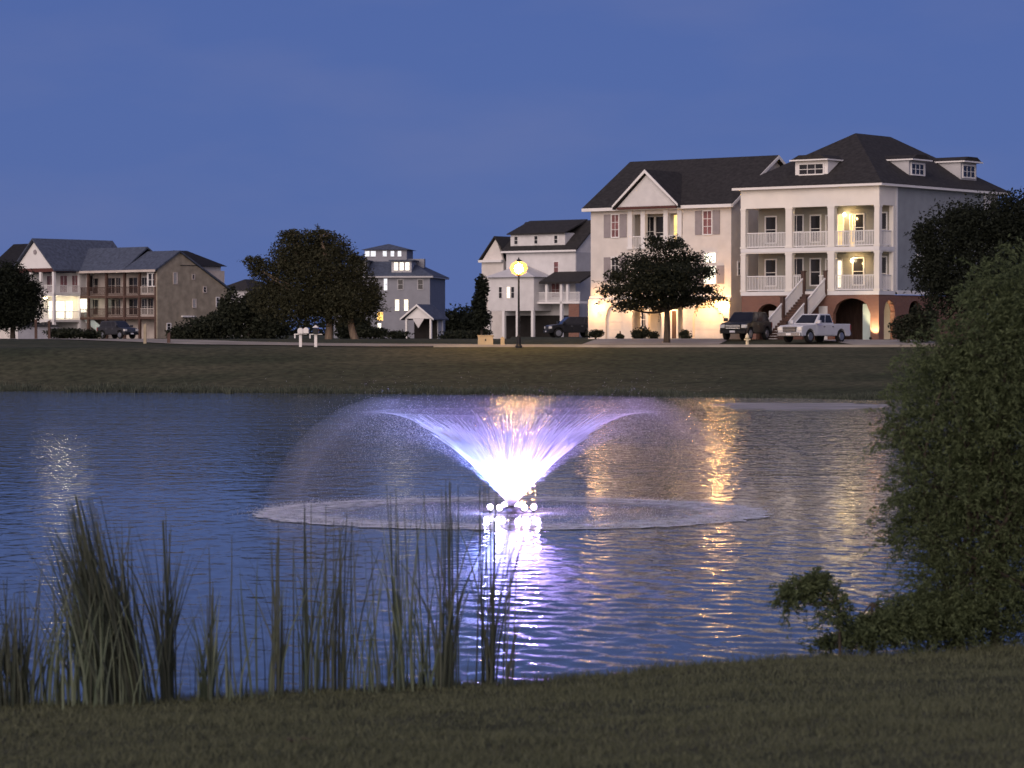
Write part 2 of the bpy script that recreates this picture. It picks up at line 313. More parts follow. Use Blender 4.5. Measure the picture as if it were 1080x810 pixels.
rgb = np.random.default_rng(55); sbm = MB(); n = 60; ang = np.linspace(0, 2*PI, n, endpoint=False)
wob = 1+.10*np.sin(3*ang+1)+.07*np.sin(7*ang)+.05*rgb.normal(size=n)
for f_, zz in ((1.0, -.03), (.86, .018), (.5, .035)):
    sbm.v += [(13.7+4.4*f_*w_*math.copysign(abs(math.cos(a))**.6, math.cos(a)), 134.5+6.2*f_*w_*math.sin(a), zz) for a, w_ in zip(ang, wob)]
sbm.f = [(k*n+i, k*n+(i+1) % n, (k+1)*n+(i+1) % n, (k+1)*n+i) for k in range(2) for i in range(n)]+[tuple(2*n+i for i in range(n))]
tag(sbm.build('pale_shelf', mat('pale_shelf_grey', (.30, .29, .285), .8, .45, .8, .2, 5, stretch=(.5, 1.5, 1)), smooth=True), kind='structure')  # low pale grey shelf lying just above the water
def strip(path, width, name, m, lift=.02, thick=0, n_across=4):
    P = [Vector(p) for p in path]; L = []
    for a, b_ in zip(P[:-1], P[1:]):
        k = max(2, int((b_-a).length/1.5))
        L += [a.lerp(b_, i/k) for i in range(k)]
    L.append(P[-1]); V = []; Qs = []
    for i, p in enumerate(L):
        d = (L[min(i+1, len(L)-1)]-L[max(i-1, 0)]).normalized(); nrm = Vector((-d.y, d.x, 0))
        for j in range(n_across+1):
            q = p+nrm*width*(j/n_across-.5); V.append((q.x, q.y, float(ground_z(q.x, q.y))+lift))
    for i in range(len(L)-1):
        for j in range(n_across): a = i*(n_across+1)+j; Qs.append((a, a+n_across+1, a+n_across+2, a+1))
    return np_mesh(name, V, Qs, m, smooth=True)
road_path = [(-95, 262, 0), (-55, 232, 0), (-34, 205, 0), (-20, 190, 0), (-8, 185.2, 0), (0, 184.6, 0), (20, 184.2, 0), (60, 184, 0), (120, 184, 0)]
tag(strip(road_path, 5.6, 'road', M['asphalt'], .05, n_across=8), kind='structure')
kerb = MB()
kp = [(x, 181.3 + .0*x) for x in np.arange(-5, 60, 1.5)]
for (xa, ya), (xb, yb) in zip(kp[:-1], kp[1:]):
    za = float(ground_z(xa, ya))+.03; kerb.box(xa, xb, ya-.12, ya+.12, za-.3, za+.12)
tag(kerb.build('kerb', M['concrete']), kind='structure')

# ------------------------------------------------------------------ house tools
class House:
    """local x runs along the front (right end = 0), local y goes into the house, z up from the base"""
    def __init__(s, name, label, px, D, theta, gz, group=None):
        s.C = Vector(((px-540)/F*D, D, gz)); s.th = R(theta); s.c, s.s = math.cos(s.th), math.sin(s.th)
        s.o = thing(name, label, 'house', s.C, -s.th, group)
    def fx(s, px, y=0):                     # local x on the plane y that is seen at column px
        k = (px-540)/F; bx = s.C.x+y*s.s; by = s.C.y+y*s.c
        return (k*by-bx)/(s.c+k*s.s)
    def sy(s, px, x=0):
        k = (px-540)/F; bx = s.C.x+x*s.c; by = s.C.y-x*s.s
        return (k*by-bx)/(s.s-k*s.c)
    def z(s, py, x=0, y=0):
        Yw = s.C.y-x*s.s+y*s.c
        return CAMZ-(py-HOR)/F*Yw-s.C.z
def window(h, face, a0, a1, z0, z1, off, pane='glass', nxm=2, nzm=2, fw=.09, name='window', mat_f='trim', parent=None):
    """frame with muntins, pane as its child; face 'f' front (plane y=off), 'r' right (plane x=off), 'l' left"""
    def b(mb, p0, p1, q0, q1, d0, d1):
        if face == 'f': mb.box(p0, p1, off-d1, off-d0, q0, q1)
        elif face == 'r': mb.box(off+d0, off+d1, p0, p1, q0, q1)
        else: mb.box(off-d1, off-d0, p0, p1, q0, q1)
    a0, a1 = sorted((a0, a1)); f = MB()
    b(f, a0-fw, a0, z0-fw, z1+fw, 0, .07); b(f, a1, a1+fw, z0-fw, z1+fw, 0, .07); b(f, a0, a1, z1, z1+fw, 0, .07); b(f, a0, a1, z0-fw, z0, 0, .09)
    for i in range(1, nxm): x = a0+(a1-a0)*i/nxm; b(f, x-.02, x+.02, z0, z1, .012, .05)
    for i in range(1, nzm): z = z0+(z1-z0)*i/nzm; b(f, a0, a1, z-.02, z+.02, .012, .048)
    fo = f.build(name, M[mat_f], parent or h.o)
    p = MB(); b(p, a0+.001, a1-.001, z0+.001, z1-.001, .004, .02); p.build('pane', M[pane], fo)
    return fo
def door(h, face, a0, a1, z0, z1, off, m='redw'):
    def b(mb, p0, p1, q0, q1, d0, d1):
        if face == 'f': mb.box(p0, p1, off-d1, off-d0, q0, q1)
        else: mb.box(off+d0, off+d1, p0, p1, q0, q1)
    d = MB(); b(d, a0, a1, z0, z1, .0, .05); do = d.build('door', M[m], h.o)
    f = MB(); b(f, a0-.1, a0, z0, z1+.1, 0, .08); b(f, a1, a1+.1, z0, z1+.1, 0, .08); b(f, a0, a1, z1, z1+.1, 0, .08); f.build('door_frame', M['trim'], do)
    k = MB(); b(k, a1-.16, a1-.1, z0+.95, z0+1.05, .05, .1); k.build('handle', M['chrome'], do)
    return do
def railing(h, a0, a1, z0, zh, axis, off, m='trim', step=.13):
    r = MB(); L = abs(a1-a0); a0, a1 = sorted((a0, a1)); n = max(2, int(L/step))
    def b(p0, p1, q0, q1, d):
        if axis == 'x': r.box(p0, p1, off-d, off+d, q0, q1)
        else: r.box(off-d, off+d, p0, p1, q0, q1)
    b(a0, a1, z0+zh-.07, z0+zh, .05); b(a0, a1, z0+.07, z0+.14, .04)
    for i in range(n): x = a0+L*(i+.5)/n; b(x-.025, x+.025, z0+.14, z0+zh-.07, .022)
    return r.build('railing', M[m], h.o)
def hip_roof(x0, x1, y0, y1, ze, zr, ra, rb, fasc=.22, along='y'):
    """eave rectangle, ridge from ra to rb along the axis 'along' at the middle of the other one"""
    mb = MB()
    if along == 'y': A, B = ((x0+x1)/2, ra, zr), ((x0+x1)/2, rb, zr)
    else: A, B = (ra, (y0+y1)/2, zr), (rb, (y0+y1)/2, zr)
    base = [(x0, y0, ze), (x1, y0, ze), (x1, y1, ze), (x0, y1, ze)]
    low = [(x, y, ze-.02) for x, y, _ in base]
    vs = base+[A, B]+low
    fs = [(0, 1, 4), (1, 2, 5, 4), (2, 3, 5), (3, 0, 4, 5)] if along == 'y' else [(0, 1, 5, 4), (1, 2, 5), (2, 3, 4, 5), (3, 0, 4)]
    fs += [(9, 8, 7, 6)]+[(6+i, 6+(i+1) % 4, (i+1) % 4, i) for i in range(4)]
    return mb.add(vs, fs)
def gable_roof(x0, x1, y0, y1, ze, zr, yr, t=.2):
    """ridge along x at y = yr; slab of thickness t"""
    mb = MB()
    prof = [(y0, ze), (yr, zr), (y1, ze), (y1, ze-t), (yr, zr-t), (y0, ze-t)]
    n = 6; vs = [(x0, p[0], p[1]) for p in prof]+[(x1, p[0], p[1]) for p in prof]
    fs = [(0, 1, 7, 6), (1, 2, 8, 7), (2, 3, 9, 8), (3, 4, 10, 9), (4, 5, 11, 10), (5, 0, 6, 11), (0, 5, 4, 1), (1, 4, 3, 2), (6, 7, 10, 11), (7, 8, 9, 10)]
    return mb.add(vs, fs)
def cross_gable(x0, x1, y0, y1, ze, zr, t=.18):
    """ridge along y at the middle of x"""
    mb = MB(); xm = (x0+x1)/2
    prof = [(x0, ze), (xm, zr), (x1, ze), (x1, ze-t), (xm, zr-t), (x0, ze-t)]
    vs = [(p[0], y0, p[1]) for p in prof]+[(p[0], y1, p[1]) for p in prof]
    fs = [(6, 7, 1, 0), (7, 8, 2, 1), (8, 9, 3, 2), (9, 10, 4, 3), (10, 11, 5, 4), (11, 6, 0, 5), (1, 4, 5, 0), (2, 3, 4, 1), (11, 10, 7, 6), (10, 9, 8, 7)]
    return mb.add(vs, fs)
def arch_wall(x0, x1, z0, z1, y0, y1, ops):
    """front wall with arched openings (xa, xb, spring, apex)"""
    mb = MB(); cur = x0
    for xa, xb, zs, za in sorted(ops):
        mb.box(cur, xa, y0, y1, z0, z1); n = 10
        for i in range(n):
            u0, u1 = -1+2*i/n, -1+2*(i+1)/n
            p0, p1 = xa+(xb-xa)*i/n, xa+(xb-xa)*(i+1)/n
            h0, h1 = zs+(za-zs)*math.sqrt(max(0, 1-u0*u0)), zs+(za-zs)*math.sqrt(max(0, 1-u1*u1))
            mb.prism([(p0, h0), (p1, h1), (p1, z1), (p0, z1)], y0, y1, 'y')
        cur = xb
    mb.box(cur, x1, y0, y1, z0, z1); return mb
def dormer(h, face, c, w, zb, zt, off, depth, pane='glass', npan=3, wall='trim', roof='roof'):
    """box dormer with a shed roof; face 'f' front plane y=off, 'r' right plane x=off; c = centre along the face"""
    def bx(mb, p0, p1, d0, d1, q0, q1):
        if face == 'f': mb.box(p0, p1, off+d0, off+d1, q0, q1)
        else: mb.box(off-d1, off-d0, p0, p1, q0, q1)
    wmb = MB(); bx(wmb, c-w/2, c+w/2, 0, depth, zb, zt); do = wmb.build('dormer', M[wall], h.o)
    r = MB(); bx(r, c-w/2-.22, c+w/2+.22, -.45, depth+.3, zt, zt+.10); r.build('dormer_eave', M['trim'], do)
    r = MB()
    pr = [(c-w/2-.16, zt+.1), (c+w/2+.16, zt+.1), (c+w/2-.5, zt+.42), (c-w/2+.5, zt+.42)]
    if face == 'f': r.prism(pr, off-.35, off+depth, 'y')
    else: r.prism(pr, off-depth, off+.35, 'x')
    r.build('dormer_roof', M[roof], do)
    iw = w*.72; 
    window(h, face, c-iw/2, c+iw/2, zt-.25-(zt-zb)*.42, zt-.25, off, pane, npan, 2, .1, parent=do)
    return do
def wall_lantern(h, loc, s=.28, power=0):
    l = MB(); x, y, z = loc
    l.lathe([(s*.35, -s*.75), (s*.5, -s*.4), (s*.5, s*.4), (s*.3, s*.7)], 10, loc); lo = l.build('wall_lamp', M['sconce'], h.o)
    k = MB(); k.lathe([(s*.6, s*.7), (s*.1, s*1.2)], 10, loc); k.box(x-.04, x+.04, y+s*.1, y+s*1.4, z+s*.75, z+s*.85); k.build('lamp_cap', M['steel'], lo)
    return lo

# ================================================================== HOUSE 1: big porch house on the right
h = House('porch_house', 'large grey three-storey house with double white front porches over a brick ground floor', 927, 200, 38, 3.03)
W = -h.fx(781); PD = 2.3; L = 18.0; Lw = 15.4
z1, z2, zt = h.z(306.5), h.z(259.5), h.z(195)
def H1z(py, px): return h.z(py, h.fx(px))
# upper storeys: walls set back behind the porch
wb = MB(); wb.box(-W+.02, -.02, PD, Lw, z1, zt-.06); wb.build('wall', M['grey'], h.o)
wp = MB(); wp.box(-W+.06, -.06, PD-.06, PD, z1+.2, zt-.4); wp.build('porch_back_wall', M['shadewall'], h.o)  # sheet over the wall, its darker colour stands for porch shade
rb = MB(); rb.box(-W+.4, -.35, Lw, L, z1, zt-.05); rb.build('rear_wall', M['whites'], h.o)
# decks and frieze
for zz in (z1, z2):
    d = MB(); d.box(-W, 0, 0, PD-.07, zz-.28, zz+.0); d.build('porch_floor', M['trim'], h.o)
fz = MB(); ztopen = h.z(216)
fz.box(-W, 0, 0, .3, ztopen, zt-.02); fz.box(-.3, 0, .3, PD, ztopen, zt-.02); fz.box(-W, -W+.3, .3, PD, ztopen, zt-.02)
fz.build('frieze', M['white'], h.o)
ce = MB(); ce.box(-W+.3, -.3, .3, PD-.07, ztopen+.15, ztopen+.25); ce.build('porch_ceiling', M['trim'], h.o)
zb1 = h.z(265)
b1 = MB(); b1.box(-W, 0, .04, .26, zb1, z2-.281); b1.box(-.26, -.04, .26, PD, zb1, z2-.281); b1.build('porch_beam', M['white'], h.o)
pxs = [784.5, 831.5, 876, 924.5]
cxs = [h.fx(p) for p in pxs]; cxs[0] = -W+.2; cxs[-1] = -.2
for zz, ztp in ((z1, zb1), (z2, ztopen)):
    for i, cx in enumerate(cxs):
        c = MB(); wcol = .2 if i in (0, 3) else .27
        c.box(cx-wcol, cx+wcol, .005, .38, zz, ztp); c.box(cx-wcol-.05, cx+wcol+.05, -.03, .43, zz, zz+.14); c.box(cx-wcol-.04, cx+wcol+.04, -.02, .42, ztp-.12, ztp-.003); c.build('column', M['white'], h.o)
    c = MB(); c.box(-.36, -.002, PD-.34, PD-.062, zz, ztp); c.build('column', M['white'], h.o)
    for i in range(3):
        a0, a1 = cxs[i]+.25, cxs[i+1]-.25
        if zz == z1 and i == 1: a1 = a0+.7
        railing(h, a0, a1, zz, 1.15, 'x', .2)
        if zz == z1 and i == 1: railing(h, cxs[2]-.25-.85, cxs[2]-.25, zz, 1.15, 'x', .2)
    railing(h, .4, PD-.36, zz, 1.15, 'y', -.2)
    for a, b_ in ((0, 1),):
        pass
# porch doors and windows
for zz in (z1, z2):
    for i in range(3):
        a0, a1 = cxs[i], cxs[i+1]; wd = a1-a0
        window(h, 'f', a0+wd*.14, a0+wd*.36, zz+.5, zz+2.35, PD-.06, 'glass', 1, 2)
        if i == 0: window(h, 'f', a0+wd*.68, a0+wd*.95, zz+.1, zz+2.4, PD-.06, 'glass', 2, 2)
        if i == 2: window(h, 'f', a0+wd*.62, a0+wd*.86, zz+.1, zz+2.4, PD-.06, 'glass', 2, 2)
    dz = door(h, 'f', cxs[1]+(cxs[2]-cxs[1])*.52, cxs[1]+(cxs[2]-cxs[1])*.76, zz+.02, zz+2.3, PD-.06, 'wood')
window(h, 'f', cxs[2]-1.0, cxs[2]-.35, z2+.2, z2+2.35, PD-.06, 'litwarm', 1, 3)
window(h, 'f', cxs[2]-1.0, cxs[2]-.45, z1+.3, z1+2.2, PD-.06, 'litpale', 1, 3)
l = MB(); l.lathe([(.06, -.12), (.13, 0), (.06, .14)], 10, (cxs[2]-.1, PD-.3, z2+2.35)); l.build('porch_lamp', M['bulb'], h.o)
l = MB(); l.lathe([(.06, -.12), (.13, 0), (.06, .14)], 10, (cxs[2]+.55, PD-.3, z1+2.2)); l.build('porch_lamp', M['bulb'], h.o)
for px__, pz_ in ((cxs[2]+.3, z2+2.1), (cxs[2]+.9, z1+2.0)):
    l_ = light('porch_glow', 'SPOT', (px__, PD-.85, pz_), 60, (1, .64, .26), h.o, .1); l_.data.spot_size = R(155); l_.data.spot_blend = .5; l_.rotation_euler = Vector((0, -1, .35)).to_track_quat('Z', 'Y').to_euler()
window(h, 'f', cxs[2]+.30, cxs[2]+.62, z2+.1, z2+2.35, PD-.06, 'litwarm', 1, 3)
# side windows
window(h, 'r', h.sy(968), h.sy(974), h.z(285, 0, 4), h.z(268, 0, 4), -.02, 'reflpane', 1, 2)
# corner boards and skirt of the side wall
k = MB(); k.box(-.02, .03, PD+.001, PD+.22, z1-.1, zt-.08); k.box(-.02, .03, Lw-.2, Lw+.02, z1, zt-.08); k.box(-.02, .05, PD+.22, Lw-.2, z1-.25, z1+.05); k.build('corner_board', M['trim'], h.o)
# brick ground floor with arches
zg = -.3
ops = [(h.fx(797), h.fx(824), 1.5, 2.5), (h.fx(878), h.fx(917.5), 1.75, 2.85)]
arch_wall(-W+.05, -.05, zg, z1-.283, .05, .45, ops).build('brick_wall', M['brick'], h.o)
sb = MB()
ay0, ay1 = h.sy(931, -.05), h.sy(943, -.05)
sidew = arch_wall(.45, Lw-.1, zg, z1-.29, 0, .4, [(max(ay0, .75), max(ay1, 2.3), 1.9, 2.7), (4.2, 6.0, 1.9, 2.7)])
sidew.v = [(-.05-v[1], v[0], v[2]) for v in sidew.v]; sidew.build('brick_wall', M['brick'], h.o)
bk = MB(); bk.box(-W+.3, -.5, 4.2, 4.5, zg, z1-.3); bk.build('garage_back_wall', M['wood'], h.o)
wl = MB(); wl.box(-W+.05, -W+.4, .46, Lw-.4, zg, z1-.3); wl.box(-W+.05, -.46, Lw-.4, Lw-.1, zg, z1-.3); wl.build('brick_wall', M['brick'], h.o)
dd = MB(); dd.box(h.fx(905), h.fx(905)+1.15, .62, .7, zg+.1, 2.45); dd.build('side_door', M['teal'], h.o)
dd = MB(); dd.box(h.fx(806), h.fx(806)+.7, .62, .7, zg+.1, 2.0); dd.build('panel_door', M['whites'], h.o)
pl = MB(); pl.box(h.fx(868)-.35, h.fx(868)+.35, -.02, .05, zg, 2.3); pl.build('door', M['trim'], h.o)
# warm lamps under the house: at the near corner and behind the side arch
l = MB(); l.lathe([(.05, -.1), (.11, 0), (.05, .1)], 10, (-.30, -.66, .02)); l.build('ground_lamp', M['steel'], h.o)
sp_ = light('corner_uplight', 'SPOT', (-.30, -.62, .16), 420, (1, .74, .4), h.o, .08); sp_.data.spot_size = R(80); sp_.data.spot_blend = .5; sp_.rotation_euler = Vector((0, -.55, -.8)).to_track_quat('Z', 'Y').to_euler()
light('garage_glow', 'POINT', (-.42, .62, 1.9), 420, (1, .74, .42), h.o, .1)
aw = MB(); aw.box(-3.4, -.5, 4.05, 4.19, zg, 2.9); aw.build('added_bright_panel', M['cream'], h.o)  # pale panel added to catch the lamp and brighten the side arch
# front stairs, running straight out from the porch
xs0, xs1 = h.fx(848), h.fx(848)+1.75
n = 18; run = 5.3
st = MB()
for i in range(n):
    zz = z1-.02-(i+1)*(z1-zg-.1)/(n+1); y = -run*i/n
    st.box(xs0, xs1, y-run/n, y-.002, zz-.16, zz)
st.build('stairs', M['wood'], h.o)
def sz(y): return z1-.05+(z1-zg-.2)*y/run
for xx in (xs0-.06, xs1+.06):
    s_ = MB()
    s_.prism([(0, sz(0)-.25), (-run, sz(-run)-.25), (-run, sz(-run)+.0), (0, sz(0)+.0)], xx-.04, xx+.04, 'x')
    s_.prism([(0, sz(0)+.95), (-run, sz(-run)+.95), (-run, sz(-run)+1.07), (0, sz(0)+1.07)], xx-.05, xx+.05, 'x')
    for i in range(44):
        y = -run*(i+.5)/44; s_.prism([(y-.028, sz(y)), (y+.028, sz(y)), (y+.028, sz(y)+.96), (y-.028, sz(y)+.96)], xx-.02, xx+.02, 'x')
    s_.build('stair_railing', M['trim'], h.o)
    for y, hh in ((0, 1.45), (-run*.52, 1.4), (-run, 1.35)):
        p = MB(); p.box(xx-.13, xx+.13, y-.13, y+.13, max(zg, sz(y)-3.2 if y < -.1 else sz(y)-.2), sz(y)+hh); p.box(xx-.17, xx+.17, y-.17, y+.17, sz(y)+hh, sz(y)+hh+.07); p.build('stair_post', M['wood'], h.o)
# roof
OH = .5
zr = h.z(141, -W/2, 6.7)
hip_roof(-W-OH, OH, -OH, L+OH, zt+.14, zr, 6.4, 11.4).build('roof', M['roof'], h.o)
ev = MB(); ev.box(-W-OH+.03, OH-.03, -OH+.03, L+OH-.03, zt-.06, zt+.115); ev.build('eave', M['trim'], h.o)
slope = (zr-zt)/(6.4+OH)
dormer(h, 'f', h.fx(855.5, .9), 2.75, zt+.3, h.z(170, h.fx(855, .9), .9), .9, 3.0)
xo = -.75
dormer(h, 'r', h.sy(967, xo), 2.4, zt+.3, h.z(170, xo, h.sy(967, xo)), xo, 3.2, wall='greyl')
dormer(h, 'r', h.sy(1021, xo), 2.4, zt+.3, h.z(172, xo, h.sy(1021, xo)), xo, 3.2, wall='greyl')
H1 = h

# ================================================================== HOUSE 2: cream house with the pediment
h = House('pediment_house', 'cream house with dark gable roof and a white pediment, behind the round street tree', 771, 211, 38, 2.98)
W = -h.fx(623); L = 11.6; zt = h.z(216); zr = h.z(164, 0, 5.8)
xa, xb = h.fx(663), h.fx(720); zm = h.z(262, xb)
w_ = MB(); w_.box(-W, xa, 0, L, 0-.3, zt); w_.box(xb, 0, 0, L, -.3, zt); w_.box(xa, xb, 1.7, L, -.3, zt); w_.box(xa, xb, 0, 1.7, 3.0, zm); w_.box(xa, xb, 0, .4, zt-.5, zt)
w_.prism([(0.001, zt-.01), (L-.001, zt-.01), (L/2, zr-.25)], -.25, 0, 'x'); w_.prism([(0.001, zt-.01), (L-.001, zt-.01), (L/2, zr-.25)], -W, -W+.25, 'x')
w_.build('wall', M['cream'], h.o)
gable_roof(-W-.45, .45, -.55, L+.55, zt+.06, zr, L/2, .2).build('roof', M['roof'], h.o)
t_ = MB(); t_.box(-W-.42, .42, -.62, -.552, zt-.2, zt+.04); t_.box(-W-.4, .4, -.55, -.002, zt-.2, zt-.142); t_.build('eave', M['trim'], h.o)
rk = MB()
for y0_, y1_ in ((-.55, L/2), (L+.55, L/2)): rk.prism([(y0_, zt+.04), (y1_, zr-.03), (y1_, zr-.28), (y0_, zt-.2)], .452, .50, 'x')
rk.build('rake_board', M['trim'], h.o)
# pediment
pc = h.fx(688); pw = h.fx(719)-h.fx(657); zpk = h.z(184, pc)
pd = MB(); pd.prism([(pc-pw/2, zt+.06), (pc+pw/2, zt+.06), (pc, zpk)], -.7, 3.0, 'y'); pd.build('pediment', M['whites'], h.o)
cross_gable(pc-pw/2-.3, pc+pw/2+.3, -1.0, 3.6, zt+.02, zpk+.32, .16).build('pediment_roof', M['roof'], h.o)
rk = MB()
for sg in (-1, 1):
    rk.prism([(pc+sg*(pw/2+.3), zt-.02), (pc+sg*(pw/2+.3), zt+.16), (pc, zpk+.32), (pc, zpk+.06)], -1.06, -1.004, 'y')
rk.build('pediment_trim', M['trim'], h.o)
pb = MB(); pb.box(pc-pw/2, pc+pw/2, -.85, -.1, zt-.14, zt+.02); pb.build('pediment_base', M['redw'], h.o)
for p in (665, 678.5, 702.5, 717):
    x = h.fx(p); c = MB(); c.box(x-.2, x+.2, -.1, .28, zm, zt-.14); c.box(x-.27, x+.27, -.15, .33, zm, zm+.2); c.build('column', M['trim'], h.o)
railing(h, xa, xb, zm, 1.0, 'x', .06)
window(h, 'f', h.fx(681, 1.7), h.fx(690, 1.7), zm+.3, zm+2.5, 1.7, 'glass', 2, 2)
window(h, 'f', h.fx(692, 1.7), h.fx(700, 1.7), zm+.1, zm+2.5, 1.7, 'glass', 1, 2)
window(h, 'f', h.fx(711, 1.7), h.fx(717, 1.7), zm+.1, zm+2.6, 1.7, 'litwarm', 1, 2)
window(h, 'f', h.fx(668, 1.7), h.fx(674, 1.7), zm+.1, zm+2.5, 1.7, 'glassp', 1, 2)
def shuttered(pxa, pxb, pya, pyb, pane, sh=True, nzm=3):
    x0, x1 = h.fx(pxa), h.fx(pxb); za, zb = h.z(pyb, x0), h.z(pya, x0)
    window(h, 'f', x0, x1, za, zb, 0, pane, 2, nzm)
    if sh:
        for s0, s1 in ((x0-.75, x0-.14), (x1+.14, x1+.75)):
            s_ = MB(); s_.box(s0, s1, -.06, -.005, za-.05, zb+.05); s_.build('shutter', M['shutter'], h.o)
shuttered(645.5, 652.5, 227, 250, 'glassp'); shuttered(742, 750.5, 223, 247, 'glassp')
shuttered(645.5, 652.5, 272, 297, 'glass'); shuttered(743, 755, 281, 299, 'litcream', nzm=2); shuttered(743, 755, 267, 277, 'litcream', sh=False, nzm=1)
window(h, 'f', h.fx(676), h.fx(684), h.z(300, xa), h.z(276, xa), 0, 'glass', 2, 3); window(h, 'f', h.fx(700), h.fx(708), h.z(300, xb), h.z(276, xb), 0, 'glass', 2, 3)
window(h, 'r', h.sy(778), h.sy(780), h.z(290, 0, 2), h.z(277, 0, 2), 0, 'glass', 1, 2)
# ground floor
bd = MB(); bd.box(-W-.05, 0.05, -.09, -.003, 3.0, 3.25); bd.build('belt_course', M['trim'], h.o)
gd = [(641, 659), (733, 762)]
arch_wall(-W-.02, .02, -.3, 3.0, -.30, -.004, [(h.fx(a), h.fx(b_), 1.6, 2.55) for a, b_ in gd]+[(h.fx(669), h.fx(683), 1.7, 2.45), (h.fx(686), h.fx(700), 1.7, 2.45), (h.fx(707), h.fx(728), 2.0, 2.6)]).build('ground_floor_wall', M['cream'], h.o)
for a, b_ in gd:
    a, b_ = h.fx(a), h.fx(b_); d = MB(); d.box(a+.003, b_-.003, -.08, -.006, -.3, 2.5)
    for i in range(4): d.box(a+.08, b_-.08, -.10, -.0801, .1+i*.58, .55+i*.58)
    d.build('garage_door', M['cream'], h.o)
door(h, 'f', h.fx(709), h.fx(714), -.1, 2.1, -.002, 'wood'); window(h, 'f', h.fx(677), h.fx(682), .9, 2.0, -.002, 'glass', 2, 2)
wall_lantern(h, (h.fx(630, -.5), -.62, h.z(325, h.fx(630))), .34); wall_lantern(h, (h.fx(767.5, -.5), -.62, h.z(322, 0)), .36)
l = MB(); l.lathe([(.05, -.1), (.12, 0), (.05, .1)], 10, (h.fx(718), -.55, 2.55)); l.build('porch_lamp', M['bulb'], h.o)
def wash(x, z, p):
    l_ = light('wall_wash', 'SPOT', (x, -1.1, z), p, (1, .50, .15), h.o, .15); l_.data.spot_size = R(160); l_.data.spot_blend = .4; l_.rotation_euler = Vector((0, -1, .25)).to_track_quat('Z', 'Y').to_euler()
wash(h.fx(633), h.z(325, h.fx(630))+.1, 200)
light('wall_lamp_glow', 'POINT', (h.fx(765), -1.0, h.z(322)+.1), 210, (1, .48, .14), h.o, .15)
wash(h.fx(708), 2.3, 220); wash(h.fx(672), 2.3, 90); wash(h.fx(748), 2.2, 120)
H2 = h

# ================================================================== HOUSE 3: smaller house behind the street lamp
h = House('dormer_house', 'pale house with a wide dormer and raised front wing, behind the street lamp', 607, 310, 38, 3.0)
W = -h.fx(534); L = 8.0; zt = h.z(264); zr = h.z(232, 0, L/2); zf = h.z(318)
w_ = MB(); w_.box(-W, 0, 0, L, -.3, zt); w_.prism([(0.001, zt-.01), (L-.001, zt-.01), (L/2, zr-.25)], -.25, 0, 'x'); w_.prism([(0.001, zt-.01), (L-.001, zt-.01), (L/2, zr-.25)], -W, -W+.25, 'x'); w_.build('wall', M['whites'], h.o)
sd_ = MB(); sd_.box(0.001, .03, .1, L-.1, 0, zt-.2); sd_.build('side_cladding', M['greyl'], h.o)
gable_roof(-W-.4, .4, -.45, L+.45, zt+.06, zr, L/2, .18).build('roof', M['roof'], h.o)
t_ = MB(); t_.box(-W-.4, .4, -.5, -.452, zt-.15, zt+.05); t_.build('eave', M['trim'], h.o)
dx0, dx1 = h.fx(538.5, .3), h.fx(596, .3); dz0, dz1 = h.z(262, dx0, .3), h.z(247, dx0, .3)
dm = MB(); dm.box(dx0, dx1, .3, 3.2, dz0, dz1); do = dm.build('dormer', M['whites'], h.o)
dr = MB(); dr.prism([(-.1, dz1+.02), (L/2+.1, zr+.12), (L/2+.1, zr-.1), (-.1, dz1-.1)], dx0-.25, dx1+.25, 'x'); dr.build('dormer_roof', M['roof'], do)
for p in (544.5, 565.5, 586.5): window(h, 'f', h.fx(p-1.7, .3), h.fx(p+1.7, .3), dz0+.45, dz1-.3, .3, 'glass', 1, 2, parent=do)
window(h, 'f', h.fx(584.5), h.fx(589), h.z(287), h.z(276), 0, 'glassp', 1, 2)
# left cross wing with its gable
wx0, wx1 = h.fx(508, 3), h.fx(531, 3)
v = MB(); v.box(wx0, wx1, 3, L-.2, -.3, h.z(276, wx0, 3)); v.prism([(wx0, h.z(276, wx0, 3)), (wx1, h.z(276, wx0, 3)), ((wx0+wx1)/2+.5, h.z(252, wx0, 3))], 3.001, 3.3, 'y'); v.build('wing_wall', M['cream'], h.o)
cross_gable(wx0-.3, wx1+1.2, 2.7, L, h.z(275, wx0, 3), h.z(249.5, wx0, 3), .18).build('wing_roof', M['roof'], h.o)
t_ = MB(); t_.box(wx0-.2, wx1, 2.6, 2.98, h.z(277, wx0, 3), h.z(274.5, wx0, 3)); t_.build('wing_eave', M['trim'], h.o)
# raised front wing
yw = -3.2; fx0, fx1 = h.fx(515, yw), h.fx(563, yw); za, zb = h.z(328, fx0, yw), h.z(293, fx0, yw)
v = MB(); v.box(fx0, fx1, yw, -.002, za, zb); v.build('front_wing', M['whites'], h.o)
hip_roof(fx0-.4, fx1+.4, yw-.4, 0, zb+.03, zb+1.3, yw+1.2, -.1, along='y').build('front_wing_roof', M['greyl'], h.o)
for i, p in enumerate((528, 536.5, 541)):
    window(h, 'f', h.fx(p-1.6, yw), h.fx(p+1.6, yw), h.z(314.5, fx0, yw), h.z(303, fx0, yw), yw, ['glass', 'litpale', 'glass'][i], 1, 2, .06)
for p in (516, 531.5, 546, 562):
    x = h.fx(p, yw+.15); c = MB(); c.box(x-.16, x+.16, yw+.02, yw+.34, -.3, za); c.build('post', M['trim'], h.o)
bk = MB(); bk.box(-W, 0, -.3, -.004, -.3, za-.5); bk.build('painted_shade_base', M['dark'], h.o)  # near-black slab stands in for the shade under the raised house
